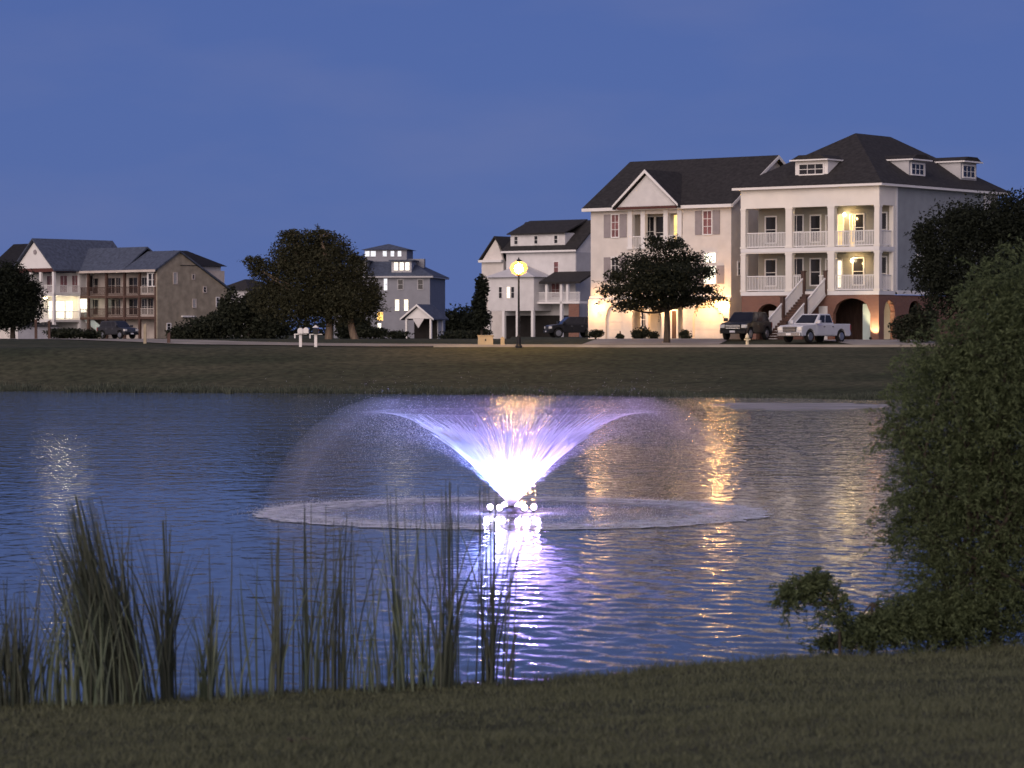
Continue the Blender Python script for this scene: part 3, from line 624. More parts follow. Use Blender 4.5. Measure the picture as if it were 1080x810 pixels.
# porch
yp = -2.6; px0, px1 = h.fx(566, yp), h.fx(611, yp)
d = MB(); d.box(fx1+.01, px1, yp, -.31, zf-.25, zf); d.build('porch_floor', M['trim'], h.o)
d = MB(); d.prism([(yp-.3, h.z(297, px1, yp)), (0, h.z(286, px1, 0)), (0, h.z(288, px1, 0)), (yp-.3, h.z(299, px1, yp))], fx1+.45, px1+.3, 'x'); d.build('porch_roof', M['roof'], h.o)
for p in (577, 592.5, 599):
    x = h.fx(p, yp+.15); c = MB(); c.box(x-.15, x+.15, yp, yp+.3, zf if p != 592.5 else -.3, h.z(298, px1, yp)); c.build('column', M['trim'], h.o)
railing(h, fx1+.1, px1, zf, 1.0, 'x', yp+.15)
door(h, 'f', h.fx(569), h.fx(573), zf, zf+2.1, -.002, 'redw'); window(h, 'f', h.fx(574), h.fx(578.5), zf+.2, zf+2.2, -.002, 'amber', 2, 2); window(h, 'f', h.fx(582), h.fx(590), zf+.5, zf+2.1, -.002, 'glassp', 2, 2)
s_ = MB(); s_.box(h.fx(600, yp), px1, yp-.05, yp+.02, -.2, zf-.3); s_.build('stair_wall', M['brick'], h.o)
H3 = h

# ================================================================== HOUSE 4: far house with the lit roof lantern
h = House('cupola_house', 'distant slate grey house with a hip roof and a lit lookout tower on top', 453.5, 352, 7, 3.0)
W = -h.fx(352); L = 13; zt = h.z(291); zr = h.z(268, -W/2, L/2)
w_ = MB(); w_.box(-W, 0, 0, L, -.4, zt); w_.build('wall', M['greyd'], h.o)
hip_roof(-W-.5, .5, -.5, L+.5, zt, zr, -W/2-.9, -W/2+.9, along='x').build('roof', M['roofb'], h.o)
t_ = MB(); t_.box(-W-.45, .45, -.5, L+.45, zt-.22, zt-.021); t_.build('eave', M['greyl'], h.o)
ycu = L/2-2.4; cx0, cx1 = h.fx(385, ycu), h.fx(429, ycu); cz0, cz1 = h.z(277, cx0, ycu), h.z(263.5, cx0, ycu)
c = MB(); c.box(cx0, cx1, ycu, ycu+5, cz0-1.2, cz1); cu = c.build('lookout_tower', M['greyd'], h.o)
hip_roof(cx0-.4, cx1+.4, ycu-.4, ycu+5.4, cz1, h.z(257.5, cx0, ycu+2.5), ycu+2, ycu+3).build('tower_roof', M['roofb'], cu)
for p, pw_, pn in ((387.5, 2.3, 'litwhite'), (393.8, 2.6, 'litwhite'), (406, 2, 'litwhite'), (414, 1.8, 'litwhite'), (421.5, 1.8, 'litwhite')):
    window(h, 'f', h.fx(p-pw_, ycu), h.fx(p+pw_, ycu), h.z(270.5, cx0, ycu), h.z(265, cx0, ycu), ycu, pn, 1, 1, .06, mat_f='greyl', parent=cu)
yd = .6; a0, a1 = h.fx(413, yd), h.fx(434, yd); q0, q1 = h.z(287, a0, yd), h.z(275.5, a0, yd)
c = MB(); c.box(a0, a1, yd, 4.5, q0-.4, q1); do = c.build('dormer', M['greyl'], h.o)
r = MB(); r.box(a0-.3, a1+.3, yd-.4, 4.8, q1, q1+.15); r.build('dormer_roof', M['roofb'], do)
for p in (417.8, 423.8, 429.8): window(h, 'f', h.fx(p-1.9, yd), h.fx(p+1.9, yd), h.z(285, a0, yd), h.z(277, a0, yd), yd, 'litcream', 1, 2, .06, parent=do)
a0, a1 = h.fx(375, yd), h.fx(386, yd)
c = MB(); c.box(a0, a1, yd, 4.5, q0-.4, q1); do = c.build('dormer', M['greyl'], h.o)
r = MB(); r.box(a0-.3, a1+.3, yd-.4, 4.8, q1, q1+.15); r.build('dormer_roof', M['roofb'], do)
window(h, 'f', h.fx(379, yd), h.fx(384, yd), h.z(282, a0, yd), h.z(277, a0, yd), yd, 'litwhite', 2, 1, .06, parent=do)
for (p0, p1, q0, q1, pn) in ((417, 421, 327.5, 316, 'litpale'), (426.5, 430.5, 327.5, 316, 'litpale'), (405, 408.5, 306, 294, 'litwhite'), (398, 404, 338, 329, 'amber'), (398.5, 402, 346, 341, 'litcream'), (420, 425, 305, 295, 'glass'), (441, 446, 305, 295, 'glass')):
    window(h, 'f', h.fx(p0), h.fx(p1), h.z(q0), h.z(q1), 0, pn, 1, 2, .08, mat_f='greyl')
ch = MB(); xx = h.fx(440, 5); ch.box(xx-1.2, xx+.9, 5, 6, zr-1.8, h.z(273, 0, 5)); ch.build('chimney', M['greyd'], h.o)
# white gabled pavilion in front of it
h = House('pavilion', 'small white gabled pavilion with dark roof, in front of the house with the lookout tower', 455, 338, 24, 2.95); h.o['category'] = 'pavilion'
W = -h.fx(427.5); ze = h.z(336); zp = h.z(323.5, -W/2); L = 3.4
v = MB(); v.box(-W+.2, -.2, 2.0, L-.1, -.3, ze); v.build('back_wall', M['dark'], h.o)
v = MB(); v.prism([(-W, ze), (0, ze), (-W/2, zp)], -.05, .25, 'y'); v.build('gable', M['trim'], h.o)
v = MB(); v.prism([(-W*.72, ze-.02), (-W*.28, ze-.02), (-W/2, h.z(346))], -.02, .06, 'y'); v.build('hanging_panel', M['whites'], h.o)
cross_gable(-W-.5, .5, -.4, L+.4, ze-.02, zp+.3, .15).build('roof', M['roofb'], h.o)
rk = MB()
for sg in (-1, 1): rk.prism([(-W/2+sg*(W/2+.5), ze-.2), (-W/2+sg*(W/2+.5), ze), (-W/2, zp+.3), (-W/2, zp+.05)], -.5, -.402, 'y')
rk.build('rake_board', M['trim'], h.o)
for x, y in ((-W+.12, .1), (-.12, .1), (-.12, L-.2), (-W+.12, L-.2)):
    c = MB(); c.box(x-.12, x+.12, y-.12, y+.12, -.3, ze-.02); c.build('post', M['trim'], h.o)
v = MB(); v.box(-.2, -.08, 2.0, L-.32, -.3, ze-.05); v.build('side_wall', M['greyl'], h.o)

# ================================================================== HOUSES ON THE LEFT
h = House('shingle_house', 'brown shingled townhouse with timber balconies and a big windowed gable end, left side', 166, 330, 42, 2.75)
W = -h.fx(84); L = h.sy(240)
zt = h.z(284); z1, z2 = h.z(334), h.z(311); PD = 2.0
ya = h.sy(189); zr = h.z(266, 0, ya)
# gable end: saltbox profile
prof = [(0, -.4), (L, -.4), (L, h.z(305, 0, L)), (ya, zr), (0, zt)]
e = MB(); e.prism(prof, -.4, 0, 'x'); e.build('gable_wall', M['tan'], h.o)
v = MB(); v.box(-W, -.401, PD, L-.1, -.4, zt-.02); v.build('wall', M['tanl'], h.o)
rf = MB()
def rprof(off): return [(-.5, zt-.02+off), (ya, zr+.2+off), (L+.3, h.z(305, 0, L)+.1+off), (L+.3, h.z(305, 0, L)-.1+off), (ya, zr+off), (-.5, zt-.22+off)]
xm = h.fx(133)
rf.prism(rprof(0), xm, .25, 'x'); rf.prism([(p[0], p[1]+(.55 if i in (1, 4) else .0)) for i, p in enumerate(rprof(0))], -W-9, xm-.002, 'x')
rf.build('roof', M['roofb'], h.o)
t_ = MB(); t_.box(-W, .25, -.56, -.502, zt-.3, zt-.03); t_.build('eave', M['tanl'], h.o)
for zz in (z1, z2):
    d = MB(); d.box(-W, -.41, -.02, PD, zz-.3, zz); d.build('balcony_floor', M['wood'], h.o)
    xl = [-W, h.fx(112), h.fx(131), h.fx(147), -.42]
    for a, b_ in zip(xl[:-1], xl[1:]): railing(h, a+.1, b_-.1, zz, 1.0, 'x', .08, 'tanl' if a > h.fx(140) else 'wood', .2)
for p in (93, 112, 131, 147, 164):
    x = h.fx(p); c = MB(); c.box(x-.14, x+.14, -.06, .22, -.4, zt-.3); c.build('post', M['wood'], h.o)
for zz in (z1, z2):
    for p, w_ in ((100, 1.4), (118, 1.5), (125, .9), (141, 1.5), (153, 1.0), (159, 1.0)):
        x = h.fx(p, PD); window(h, 'f', x-w_/2, x+w_/2, zz+.3, zz+2.1, PD, 'glass', 2, 2, .1, mat_f='tanl' if p != 153 else 'trim')
pv = MB(); pv.box(h.fx(155), -.45, .02, .3, z2+1.0, zt-.3); pv.build('bay_panel', M['whites'], h.o)
window(h, 'f', h.fx(157), h.fx(160.5), z2+1.05, zt-.5, .02, 'glass', 1, 2); window(h, 'f', h.fx(161.5), h.fx(164.3), z2+1.05, zt-.5, .02, 'glass', 1, 2)
window(h, 'f', h.fx(86.5, .3), h.fx(95, .3), h.z(329, -W), h.z(315.5, -W), .12, 'litcream', 3, 1, .06)
for p, q0, q1, ww, pn, fm in ((168.5, 298, 289, 2.2, 'glass', 'tanl'), (185, 299, 288, 3.2, 'reflpane', 'tanl'), (204, 294, 290, 2.0, 'glass', 'tanl'), (216, 308, 303, 2.6, 'glass', 'tanl'), (205, 324, 316, 3.0, 'reflpane', 'tanl'), (178, 347.5, 341.5, 3.4, 'glass', 'trim'), (229.5, 323, 314, 2.4, 'glass', 'trim'), (157, 346, 338, 2, 'glass', 'tanl')):
    y0_ = h.sy(p-ww/2); y1_ = h.sy(p+ww/2)
    if y0_ > .3: window(h, 'r', y0_, y1_, h.z(q0, 0, y0_), h.z(q1, 0, y0_), 0, pn, 1, 2, .1, mat_f=fm)
aw = MB(); aw.box(.001, .35, h.sy(191), h.sy(205), h.z(334.5, 0, 6), h.z(333, 0, 6)); aw.build('ledge', M['trim'], h.o)
# pale rear wing with its own roof
v = MB(); v.box(-7, -.5, L*.40, L-.6, h.z(320, 0, L), h.z(281, 0, L)); v.build('rear_wing', M['greyl'], h.o)
hip_roof(-7.5, .1, L*.32, L-.1, h.z(281, 0, L), h.z(264.5, 0, L), L*.52, L*.72).build('rear_wing_roof', M['roofk'], h.o)
SH = h

h = House('white_gable_house', 'white gabled house with a brightly lit middle porch, at the far left', 57, 336.4, 42, 2.75)
W = -h.fx(17); DP = 4.2; zt = h.z(284); za = h.z(254.5, -W/2); z1, z2 = h.z(337), h.z(309.5)
v = MB(); v.prism([(-W, zt+.15), (0, zt+.15), (-W/2, za)], .02, .3, 'y'); v.build('gable_wall', M['trim'], h.o)
cross_gable(-W-.5, .5, -.4, 12, zt-.02, za+.35, .2).build('gable_roof', M['roofb'], h.o)
vent = MB(); vent.lathe([(.3, -.06), (.3, 0)], 12, (-W/2+.1, .0, h.z(266, -W/2)), 'y'); vent.build('vent', M['shutter'], h.o)
v = MB(); v.box(-W, 0, 4.2, 12, -.4, zt); v.build('wall', M['whites'], h.o)
v = MB(); v.box(-W-9.5, -W-.002, 4.6, 12, -.4, zt); v.build('left_wall', M['greyl'], h.o)
v = MB(); v.prism([(2.9, zt-.02), (7.5, za+.1), (12.3, zt-.02), (12.3, zt-.2), (7.5, za-.1), (2.9, zt-.2)], -W-10, -W/2-1.2, 'x'); v.build('main_roof', M['roofk'], h.o)
bm = MB(); bm.box(-W, 0, 0, .3, zt-.3, zt+.148); bm.box(-.3, 0, .3, 4.2, zt-.3, zt-.03); bm.build('beam', M['redw'], h.o)
for zz in (z1, z2):
    d = MB(); d.box(-W, 0, 0, 4.198, zz-.28, zz); d.build('porch_floor', M['whites'], h.o)
    railing(h, -W+.2, -.3, zz, 1.0, 'x', .12, 'trim', .2); railing(h, .3, 4.0, zz, 1.0, 'y', -.12, 'trim', .2)
for x, y in ((-W+.16, .16), (-W*.62, .16), (-W*.36, .16), (-.18, .16), (-.16, 4.0)):
    c = MB(); c.box(x-.18, x+.18, y-.15, y+.15, -.4, zt-.3); c.build('column', M['trim'], h.o)
for x0_, x1_ in ((-W+.7, -W+2.0), (-W*.55, -W*.55+1.3), (-W*.24, -W*.24+1.1)):
    window(h, 'f', x0_, x1_, z2+.2, z2+2.2, 4.2, 'glassp', 2, 1)
window(h, 'r', 5.0, 5.9, z2+.3, z2+2.2, 0, 'glass', 1, 1)
window(h, 'f', -W+1.0, -W+4.0, z1+.1, z1+2.2, 4.2, 'litcream', 2, 1); window(h, 'f', -W*.4, -W*.4+1.4, z1+.1, z1+2.2, 4.2, 'litcream', 2, 1)  # glowing panes added to brighten the porch in place of lit walls
l = MB(); l.lathe([(.2, -.1), (.28, 0), (.1, .15)], 10, (-W*.45, 1.3, z2-.5)); l.build('ceiling_lamp', M['bulb'], h.o)
light('porch_glow', 'POINT', (-W*.22, 2.2, z2-.75), 85, (1, .82, .50), h.o, .15); light('porch_glow', 'POINT', (-W*.7, 2.2, z2-.75), 75, (1, .82, .50), h.o, .15)
# projecting right part of the porch, lit along the side
v = MB(); v.box(-1.6, -.05, 4.1, 4.198, z1, z2-.3); v.build('porch_back_wall', M['cream'], h.o)
for p, hh in ((36, 1.9), (43, 2.1)):
    c = MB(); x = h.fx(p, 1); c.box(x-.25, x+.25, .9, 1.2, -.4, hh); c.build('pier', M['whites'], h.o)
st = MB(); n = 12
for i in range(n): st.box(.6+i*.32, .6+(i+1)*.32, 4.3, 5.7, z1-.2-(i+1)*z1/(n+1), z1-.04-(i+1)*z1/(n+1))
so = st.build('stairs', M['whites'], h.o)
s_ = MB(); s_.prism([(.5, z1-.1), (.6+n*.32, -.1), (.6+n*.32, .9), (.5, z1+.9)], 4.22, 4.28, 'y'); s_.build('stair_panel', M['teal'], so)
h = House('garage_block', 'low pale garage wall at the left edge, half hidden by a dark tree', 19, 325, 42, 2.75); h.o['category'] = 'garage'
v = MB(); v.box(-9, 0, 0, 6, -.3, h.z(344)); v.build('wall', M['whites'], h.o); hip_roof(-9.3, .3, -.3, 6.3, h.z(344)+.01, h.z(337), 2, 4).build('roof', M['roofk'], h.o)
d = MB(); d.box(-4, -1.3, -.05, -.003, -.2, 1.0); d.build('garage_door', M['cream'], h.o)
h = House('far_cottage', 'distant low cottage roof showing above the hedge, left of the wide oak', 262, 420, 30, 2.8)
v = MB(); v.box(-h.fx(262)-5.5, 0, 0, 8, 0, h.z(306)); v.build('wall', M['greyl'], h.o); hip_roof(-6, .5, -.5, 8.5, h.z(306), h.z(294), 3, 5).build('roof', M['roof'], h.o)
window(h, 'f', -3.5, -2.4, h.z(318), h.z(311), 0, 'glass', 1, 2)

# ------------------------------------------------------------------ foliage
def leaf_cloud(ells, n, size, rg, sub=26, flat=.75, spread=.32, asp=.5, droop=0):
    """small leaf faces gathered in clumps through the volume of several ellipsoids (cx,cy,cz,rx,ry,rz)"""
    vol = np.array([e[3]*e[4]*e[5] for e in ells])**.75; pr = vol/vol.sum(); P = []
    for e, q in zip(ells, pr):
        k = max(5, int(sub*q*len(ells))); cnt = int(n*q); d = rg.normal(size=(k, 3)); d /= np.linalg.norm(d, axis=1)[:, None]
        rr = rg.uniform(.35, 1.0, (k, 1))**.6; cc = d*rr*.86; which = rg.integers(0, k, cnt)
        pp = cc[which]+rg.normal(size=(cnt, 3))*spread*rg.uniform(.55, 1.15, k)[which][:, None]
        rad = np.linalg.norm(pp, axis=1); pp[rad > 1.32] *= (1.15/rad[rad > 1.32])[:, None]
        P.append(np.array(e[:3])+pp*np.array(e[3:6]))
    P = np.concatenate(P); n = len(P)
    a = rg.normal(size=(n, 3)); a[:, 2] = a[:, 2]*flat-droop; a /= np.linalg.norm(a, axis=1)[:, None]
    b_ = np.cross(a, rg.normal(size=(n, 3))); b_ /= np.linalg.norm(b_, axis=1)[:, None]
    s = size*rg.uniform(.55, 1.35, (n, 1)); a = a*s; b_ = b_*s*asp
    V = np.stack([P-a, P+b_-a*.1, P+a, P-b_-a*.1], 1).reshape(-1, 3)
    return V, np.arange(4*n).reshape(-1, 4)
def twig_cloud(ells, twigs, per, size, rg, length, droop=.5, asp=.25):
    """feathery crown: leaves strung along thin drooping twigs that leave the volume of the ellipsoids"""
    vol = np.array([e[3]*e[4]*e[5] for e in ells])**.7; which = rg.choice(len(ells), twigs, p=vol/vol.sum()); E = np.array(ells)[which]
    d = rg.normal(size=(twigs, 3)); d /= np.linalg.norm(d, axis=1)[:, None]
    P0 = E[:, :3]+E[:, 3:6]*d*rg.uniform(.15, .92, (twigs, 1))**.6
    dr = d*np.array([1, 1, .6])+np.array([0, 0, .45])+rg.normal(size=(twigs, 3))*.35; dr /= np.linalg.norm(dr, axis=1)[:, None]
    L = length*rg.uniform(.4, 1.25, (twigs, 1)); t = rg.uniform(0, 1, (twigs, per, 1))
    C = P0[:, None]+dr[:, None]*L[:, None]*t-np.array([0, 0, 1])*droop*(L[:, None]*t*t)
    T = dr[:, None]*L[:, None]-np.array([0, 0, 2])*droop*L[:, None]*t
    P = (C+rg.normal(size=C.shape)*size*.6).reshape(-1, 3); T = T.reshape(-1, 3); T /= np.linalg.norm(T, axis=1)[:, None]+1e-9
    n = len(P); a = T+rg.normal(size=(n, 3))*.55; a /= np.linalg.norm(a, axis=1)[:, None]
    b_ = np.cross(a, rg.normal(size=(n, 3))); b_ /= np.linalg.norm(b_, axis=1)[:, None]
    s = size*rg.uniform(.6, 1.3, (n, 1)); a = a*s; b_ = b_*s*asp
    return np.stack([P-a, P+b_, P+a, P-b_], 1).reshape(-1, 3), np.arange(4*n).reshape(-1, 4)
def limb(mb, p0, p1, r0, r1, rg, bend=.12, n=6, sides=7):
    p0, p1 = Vector(p0), Vector(p1); L = (p1-p0).length; off = Vector(rg.normal(size=3))*L*bend
    pts = [p0.lerp(p1, i/n)+off*math.sin(PI*i/n)*.5 for i in range(n+1)]
    mb.tube(pts, [r0+(r1-r0)*i/n for i in range(n+1)], sides)
def tree(name, label, D, base_px, gz, ells_px, leaf, n, size, bark='bark', trunk_r=.2, trunks=None, seed=1, group=None, sub=26, cat='tree', asp=.5, spread=.32, depth=.9, droop=0, twig=None):
    """ells_px: (px, py, half width px, half height px) at distance D; every crown gets its own depth"""
    rg = np.random.default_rng(seed); s = D/F; bx = (base_px-540)*s
    o = thing(name, label, cat, (bx, D, gz), 0, group)
    ells = []
    for i, e in enumerate(ells_px):
        rx, rz = e[2]*s, e[3]*s; ry = max(rx, rz)*depth*(e[5] if len(e) > 5 else 1)
        dy = (e[4] if len(e) > 4 else float(rg.uniform(-.5, .5)))*rx
        ells.append(((e[0]-base_px)*s, dy, CAMZ-(e[1]-HOR)*s-gz, rx, ry, rz))
    tb = MB(); ctr = np.mean([e[:3] for e in ells], axis=0); top = max(e[2] for e in ells)
    tr = trunks or [(0, 0, 0)]
    for (ox, lean, _) in tr:
        fork = Vector((ox+lean, 0, max(.6, min(e[2]-e[5]*.5 for e in ells)*.9+.2)))
        limb(tb, (ox, 0, -.3), fork, trunk_r*1.25, trunk_r*.8, rg, .05)
        for e in ells: limb(tb, fork, e[:3], trunk_r*.55, trunk_r*.15, rg)
        for e in ells:
            for k in range(3):
                d = rg.normal(size=3); d /= np.linalg.norm(d)
                limb(tb, e[:3], (e[0]+d[0]*e[3]*.75, e[1]+d[1]*e[4]*.75, e[2]+abs(d[2])*e[5]*.7), trunk_r*.16, trunk_r*.04, rg, .15, 4, 5)
    tb.build('trunk', M[bark], o, smooth=True)
    V, Q = leaf_cloud(ells, n, size, rg, sub, spread=spread, asp=asp, droop=droop)
    if twig:
        V2, Q2 = twig_cloud(ells, twig[0], twig[1], size, rg, twig[2]); Q = np.concatenate([Q, Q2+len(V)]); V = np.concatenate([V, V2])
    V[:, 2] = np.maximum(V[:, 2], .02)
    np_mesh('crown', V, Q, M[leaf], o)
    return o
def gz(x, y): return float(ground_z(x, y))
def tz(px, D): return gz((px-540)*D/F, D)

tree('street_tree', 'dark round street tree standing before the cream pediment house', 190, 703, tz(703, 190),
     [(702, 262, 20, 8), (690, 253, 9, 6), (676, 275, 24, 8), (724, 273, 24, 7), (700, 288, 44, 9), (655, 291, 16, 7), (742, 287, 13, 6), (690, 303, 46, 9), (748, 305, 15, 4.5), (644, 307, 12, 6), (682, 318, 32, 8), (731, 317, 26, 7), (702, 297, 34, 20), (660, 324, 14, 5), (757, 314, 8, 3), (712, 255, 8, 5)], 'leafB', 24000, .10, trunk_r=.2, seed=3, sub=30, spread=.42, depth=.75, twig=(260, 26, 1.0))
tree('oak_tree', 'wide dark oak with two pale trunks beside the white letter boxes', 215, 345, tz(345, 215),
     [(318, 264, 28, 18), (350, 268, 22, 18), (300, 286, 20, 22), (335, 292, 32, 28), (273, 284, 11, 13), (372, 292, 18, 22), (286, 313, 22, 20), (320, 322, 32, 20), (360, 320, 30, 20), (392, 318, 12, 22), (263, 277, 6, 6), (338, 248, 15, 6), (308, 248, 12, 6), (376, 274, 10, 8)], 'leafA', 56000, .10, bark='barkp', trunk_r=.26, trunks=[(.1, .1, 0), (2.2, -.5, 0)], seed=5, sub=70, spread=.33, twig=(420, 26, .9))
tree('yard_tree', 'black leafy tree at the left edge before the white gabled house', 230, 14, tz(14, 230),
     [(8, 308, 30, 26), (25, 319, 20, 20), (-12, 312, 28, 32), (4, 292, 18, 11), (30, 308, 12, 14), (10, 332, 28, 14)], 'leafB', 32000, .12, trunk_r=.2, seed=8, spread=.36, twig=(300, 26, 1.2))
tree('evergreen_tree', 'dark dense tree beside the right end of the porch house', 176, 1030, tz(1030, 176),
     [(1000, 250, 34, 32), (1040, 235, 40, 26), (1075, 230, 40, 26), (985, 290, 22, 30), (1030, 300, 50, 50), (1085, 290, 50, 60), (972, 255, 12, 22)], 'leafB', 50000, .115, trunk_r=.25, seed=11, spread=.36, twig=(400, 26, 1.0))
tree('slender_tree', 'small dark tree at the left corner of the dormer house', 290, 508, tz(508, 290),
     [(508, 303, 6, 12), (506, 322, 7, 14), (508, 336, 9, 12)], 'leafB', 3500, .2, trunk_r=.12, seed=13)
for i, (px_, py_, hw, hh, D_, lab) in enumerate((
    (484, 338, 20, 16, 400, 'dark tree clump right of the white pavilion, highest in the middle'), (505, 340, 16, 12, 390, 'low dark tree clump left of the tan utility box'),
    (372, 344, 16, 12, 330, 'dim bush under the right side of the wide oak'))):
    tree('background_tree', lab, D_, px_, tz(px_, D_), [(px_, py_, hw, hh), (px_-hw*.5, py_+3, hw*.6, hh*.8), (px_+hw*.5, py_+2, hw*.6, hh*.8)], 'leafB', 4500, .24, trunk_r=.15, seed=20+i, group='dark trees behind the road')
rgw = np.random.default_rng(301); wells = [(x, 640+rgw.uniform(-25, 25), 2.9+rgw.uniform(0, 1.2), rgw.uniform(7, 13), 6, rgw.uniform(2.2, 4.2)) for x in np.arange(-190, 200, 8.0)]
V, Q = leaf_cloud(wells, 26000, .55, rgw, 14, spread=.4)
tag(np_mesh('far_woods', V, Q, M['leafB']), 'low dark line of woods on the horizon behind the houses', 'woods', kind='stuff')
def hedge(name, label, D, ells_px, leaf, n, size, seed, cat='shrub', group=None, base=None, sub=20, asp=.5):
    px_ = base or ells_px[0][0]
    return tree(name, label, D, px_, tz(px_, D), ells_px, leaf, n, size, trunk_r=.06, seed=seed, cat=cat, group=group, sub=sub, asp=asp, depth=.7)
hedge('tall_shrub', 'tall dark shrub filling the gap between shingled house and wide oak', 235, [(262, 338, 22, 22), (246, 325, 14, 18), (285, 345, 20, 16), (268, 318, 12, 14)], 'leafD', 9000, .17, 31)
hedge('hedge', 'rounded dark hedge below the shingled gable end', 245, [(215, 348, 26, 12), (192, 353, 18, 7), (238, 344, 18, 15)], 'leafD', 8000, .16, 32)
hedge('shrub', 'low dark shrub at the foot of the white gabled house stairs', 300, [(70, 352, 20, 5), (95, 353, 12, 5)], 'leafD', 3000, .17, 33, group='low shrubs by the houses')
hedge('shrub', 'clipped shrub left of the cream house entrance, near its pale pier', 206.5, [(676, 351, 9, 6), (672, 353, 5, 4)], 'leafD', 1500, .1, 34, group='low shrubs by the houses')
hedge('shrub', 'tiny round shrub left of the first garage arch pier', 206, [(654, 355, 3.5, 3)], 'leafD', 500, .09, 35, group='low shrubs by the houses')
hedge('shrub', 'round shrub just left of the street tree trunk', 206, [(689, 354, 5, 4)], 'leafD', 700, .09, 36, group='low shrubs by the houses')
hedge('shrub', 'reddish dark shrub right of the street tree trunk', 206, [(723, 353, 6, 5)], 'leafD', 900, .09, 37, group='low shrubs by the houses')
hedge('shrub', 'low shrub bed between dark parked car and cream house', 208, [(628, 352, 8, 4)], 'leafD', 900, .09, 38, group='low shrubs by the houses')
hedge('shrub', 'long dark shrub row before the house with the lookout tower', 300, [(395, 351, 18, 6), (420, 353, 14, 4), (380, 350, 10, 7)], 'leafD', 3000, .17, 39, group='low shrubs by the houses')
hedge('shrub', 'dark low shrub between white pavilion and utility box', 300, [(485, 354, 22, 5), (505, 353, 12, 6)], 'leafD', 3000, .17, 40, group='low shrubs by the houses')
hedge('shrub', 'dark shrub row right of the lit brick arch', 190, [(958, 346, 16, 12), (975, 340, 14, 18)], 'leafD', 4000, .13, 41, group='low shrubs by the houses')
# foreground willow and its neighbours
tree('willow_shrub', 'tall feathery green willow shrub on the near bank at the right edge', 31.5, 1050, tz(1050, 31.5),
     [(1010, 440, 60, 96), (1060, 380, 62, 86), (1100, 320, 62, 66), (990, 520, 46, 76), (1060, 560, 84, 100), (1015, 620, 56, 50), (1110, 480, 90, 140), (950, 455, 18, 34), (962, 550, 22, 40), (1040, 310, 22, 30), (992, 375, 20, 40), (1060, 650, 80, 36)], 'leafC', 62000, .028, trunk_r=.05, trunks=[(-.3, -.2, 0), (0, 0, 0), (.4, .2, 0)], seed=51, cat='shrub', sub=80, asp=.3, spread=.34, droop=.5, depth=.8, twig=(2300, 50, .42))
tree('willow_sapling', 'small leaning willow sapling over the water, left of the tall willow', 30.6, 885, tz(885, 30.6),
     [(845, 624, 20, 12), (868, 622, 18, 14), (832, 634, 10, 12), (884, 645, 14, 14), (858, 614, 10, 6)], 'leafC', 1500, .030, trunk_r=.018, seed=52, cat='sapling', sub=26, asp=.32, droop=.5, spread=.5, twig=(120, 40, .22))
tree('bank_shrub', 'low grey green shrub on the bank between sapling and tall willow', 31, 920, tz(920, 31),
     [(915, 668, 30, 14), (882, 680, 18, 7), (955, 656, 28, 24), (1000, 655, 40, 26), (925, 654, 18, 10)], 'leafC', 6000, .030, trunk_r=.02, seed=53, cat='shrub', sub=30, asp=.36, droop=.3, spread=.45, twig=(420, 36, .25))

# ------------------------------------------------------------------ reeds
def blades(n, cx, spread_x, h0, h1, lean, rg, wd=.012, seg=4, dy=.25, curve=.45, base_w=.05):
    """n long blades rooted in a clump; returns vertices and quads"""
    V = []; Qs = []
    for i in range(n):
        bx, by = cx+rg.normal()*base_w, rg.normal()*dy*.5; H = rg.uniform(h0, h1); a = rg.uniform(0, 2*PI)
        lx, ly = lean*H+rg.normal()*spread_x*H, rg.normal()*.12*H; cv = rg.normal()*curve*H*.35; wv = wd*rg.uniform(.6, 1.3); o = len(V)
        for k in range(seg+1):
            t_ = k/seg; x = bx+lx*t_+cv*t_*t_; y = by+ly*t_; z = H*t_*(1-.04*t_*t_)-.15*(k == 0); ww = wv*(1-t_**2.2)+.001
            V += [(x-ww*math.cos(a), y-ww*math.sin(a), z), (x+ww*math.cos(a), y+ww*math.sin(a), z)]
        for k in range(seg): Qs.append((o+2*k, o+2*k+1, o+2*k+3, o+2*k+2))
    return V, Qs
def plume(V, Qs, tip, L, rg, n=80, w_=.025):
    for i in range(n):
        t_ = rg.uniform(0, 1); p = np.array(tip)+np.array([rg.normal()*w_*(1-t_*.6), rg.normal()*w_*(1-t_*.6), -L*(1-t_)])
        d = np.array([rg.normal()*.6, rg.normal()*.4, 1.2]); d = d/np.linalg.norm(d)*rg.uniform(.03, .06); s = np.array([rg.normal(), rg.normal(), 0])*.008; o = len(V)
        V += [tuple(p-d), tuple(p+s), tuple(p+d), tuple(p-s)]; Qs.append((o, o+1, o+2, o+3))
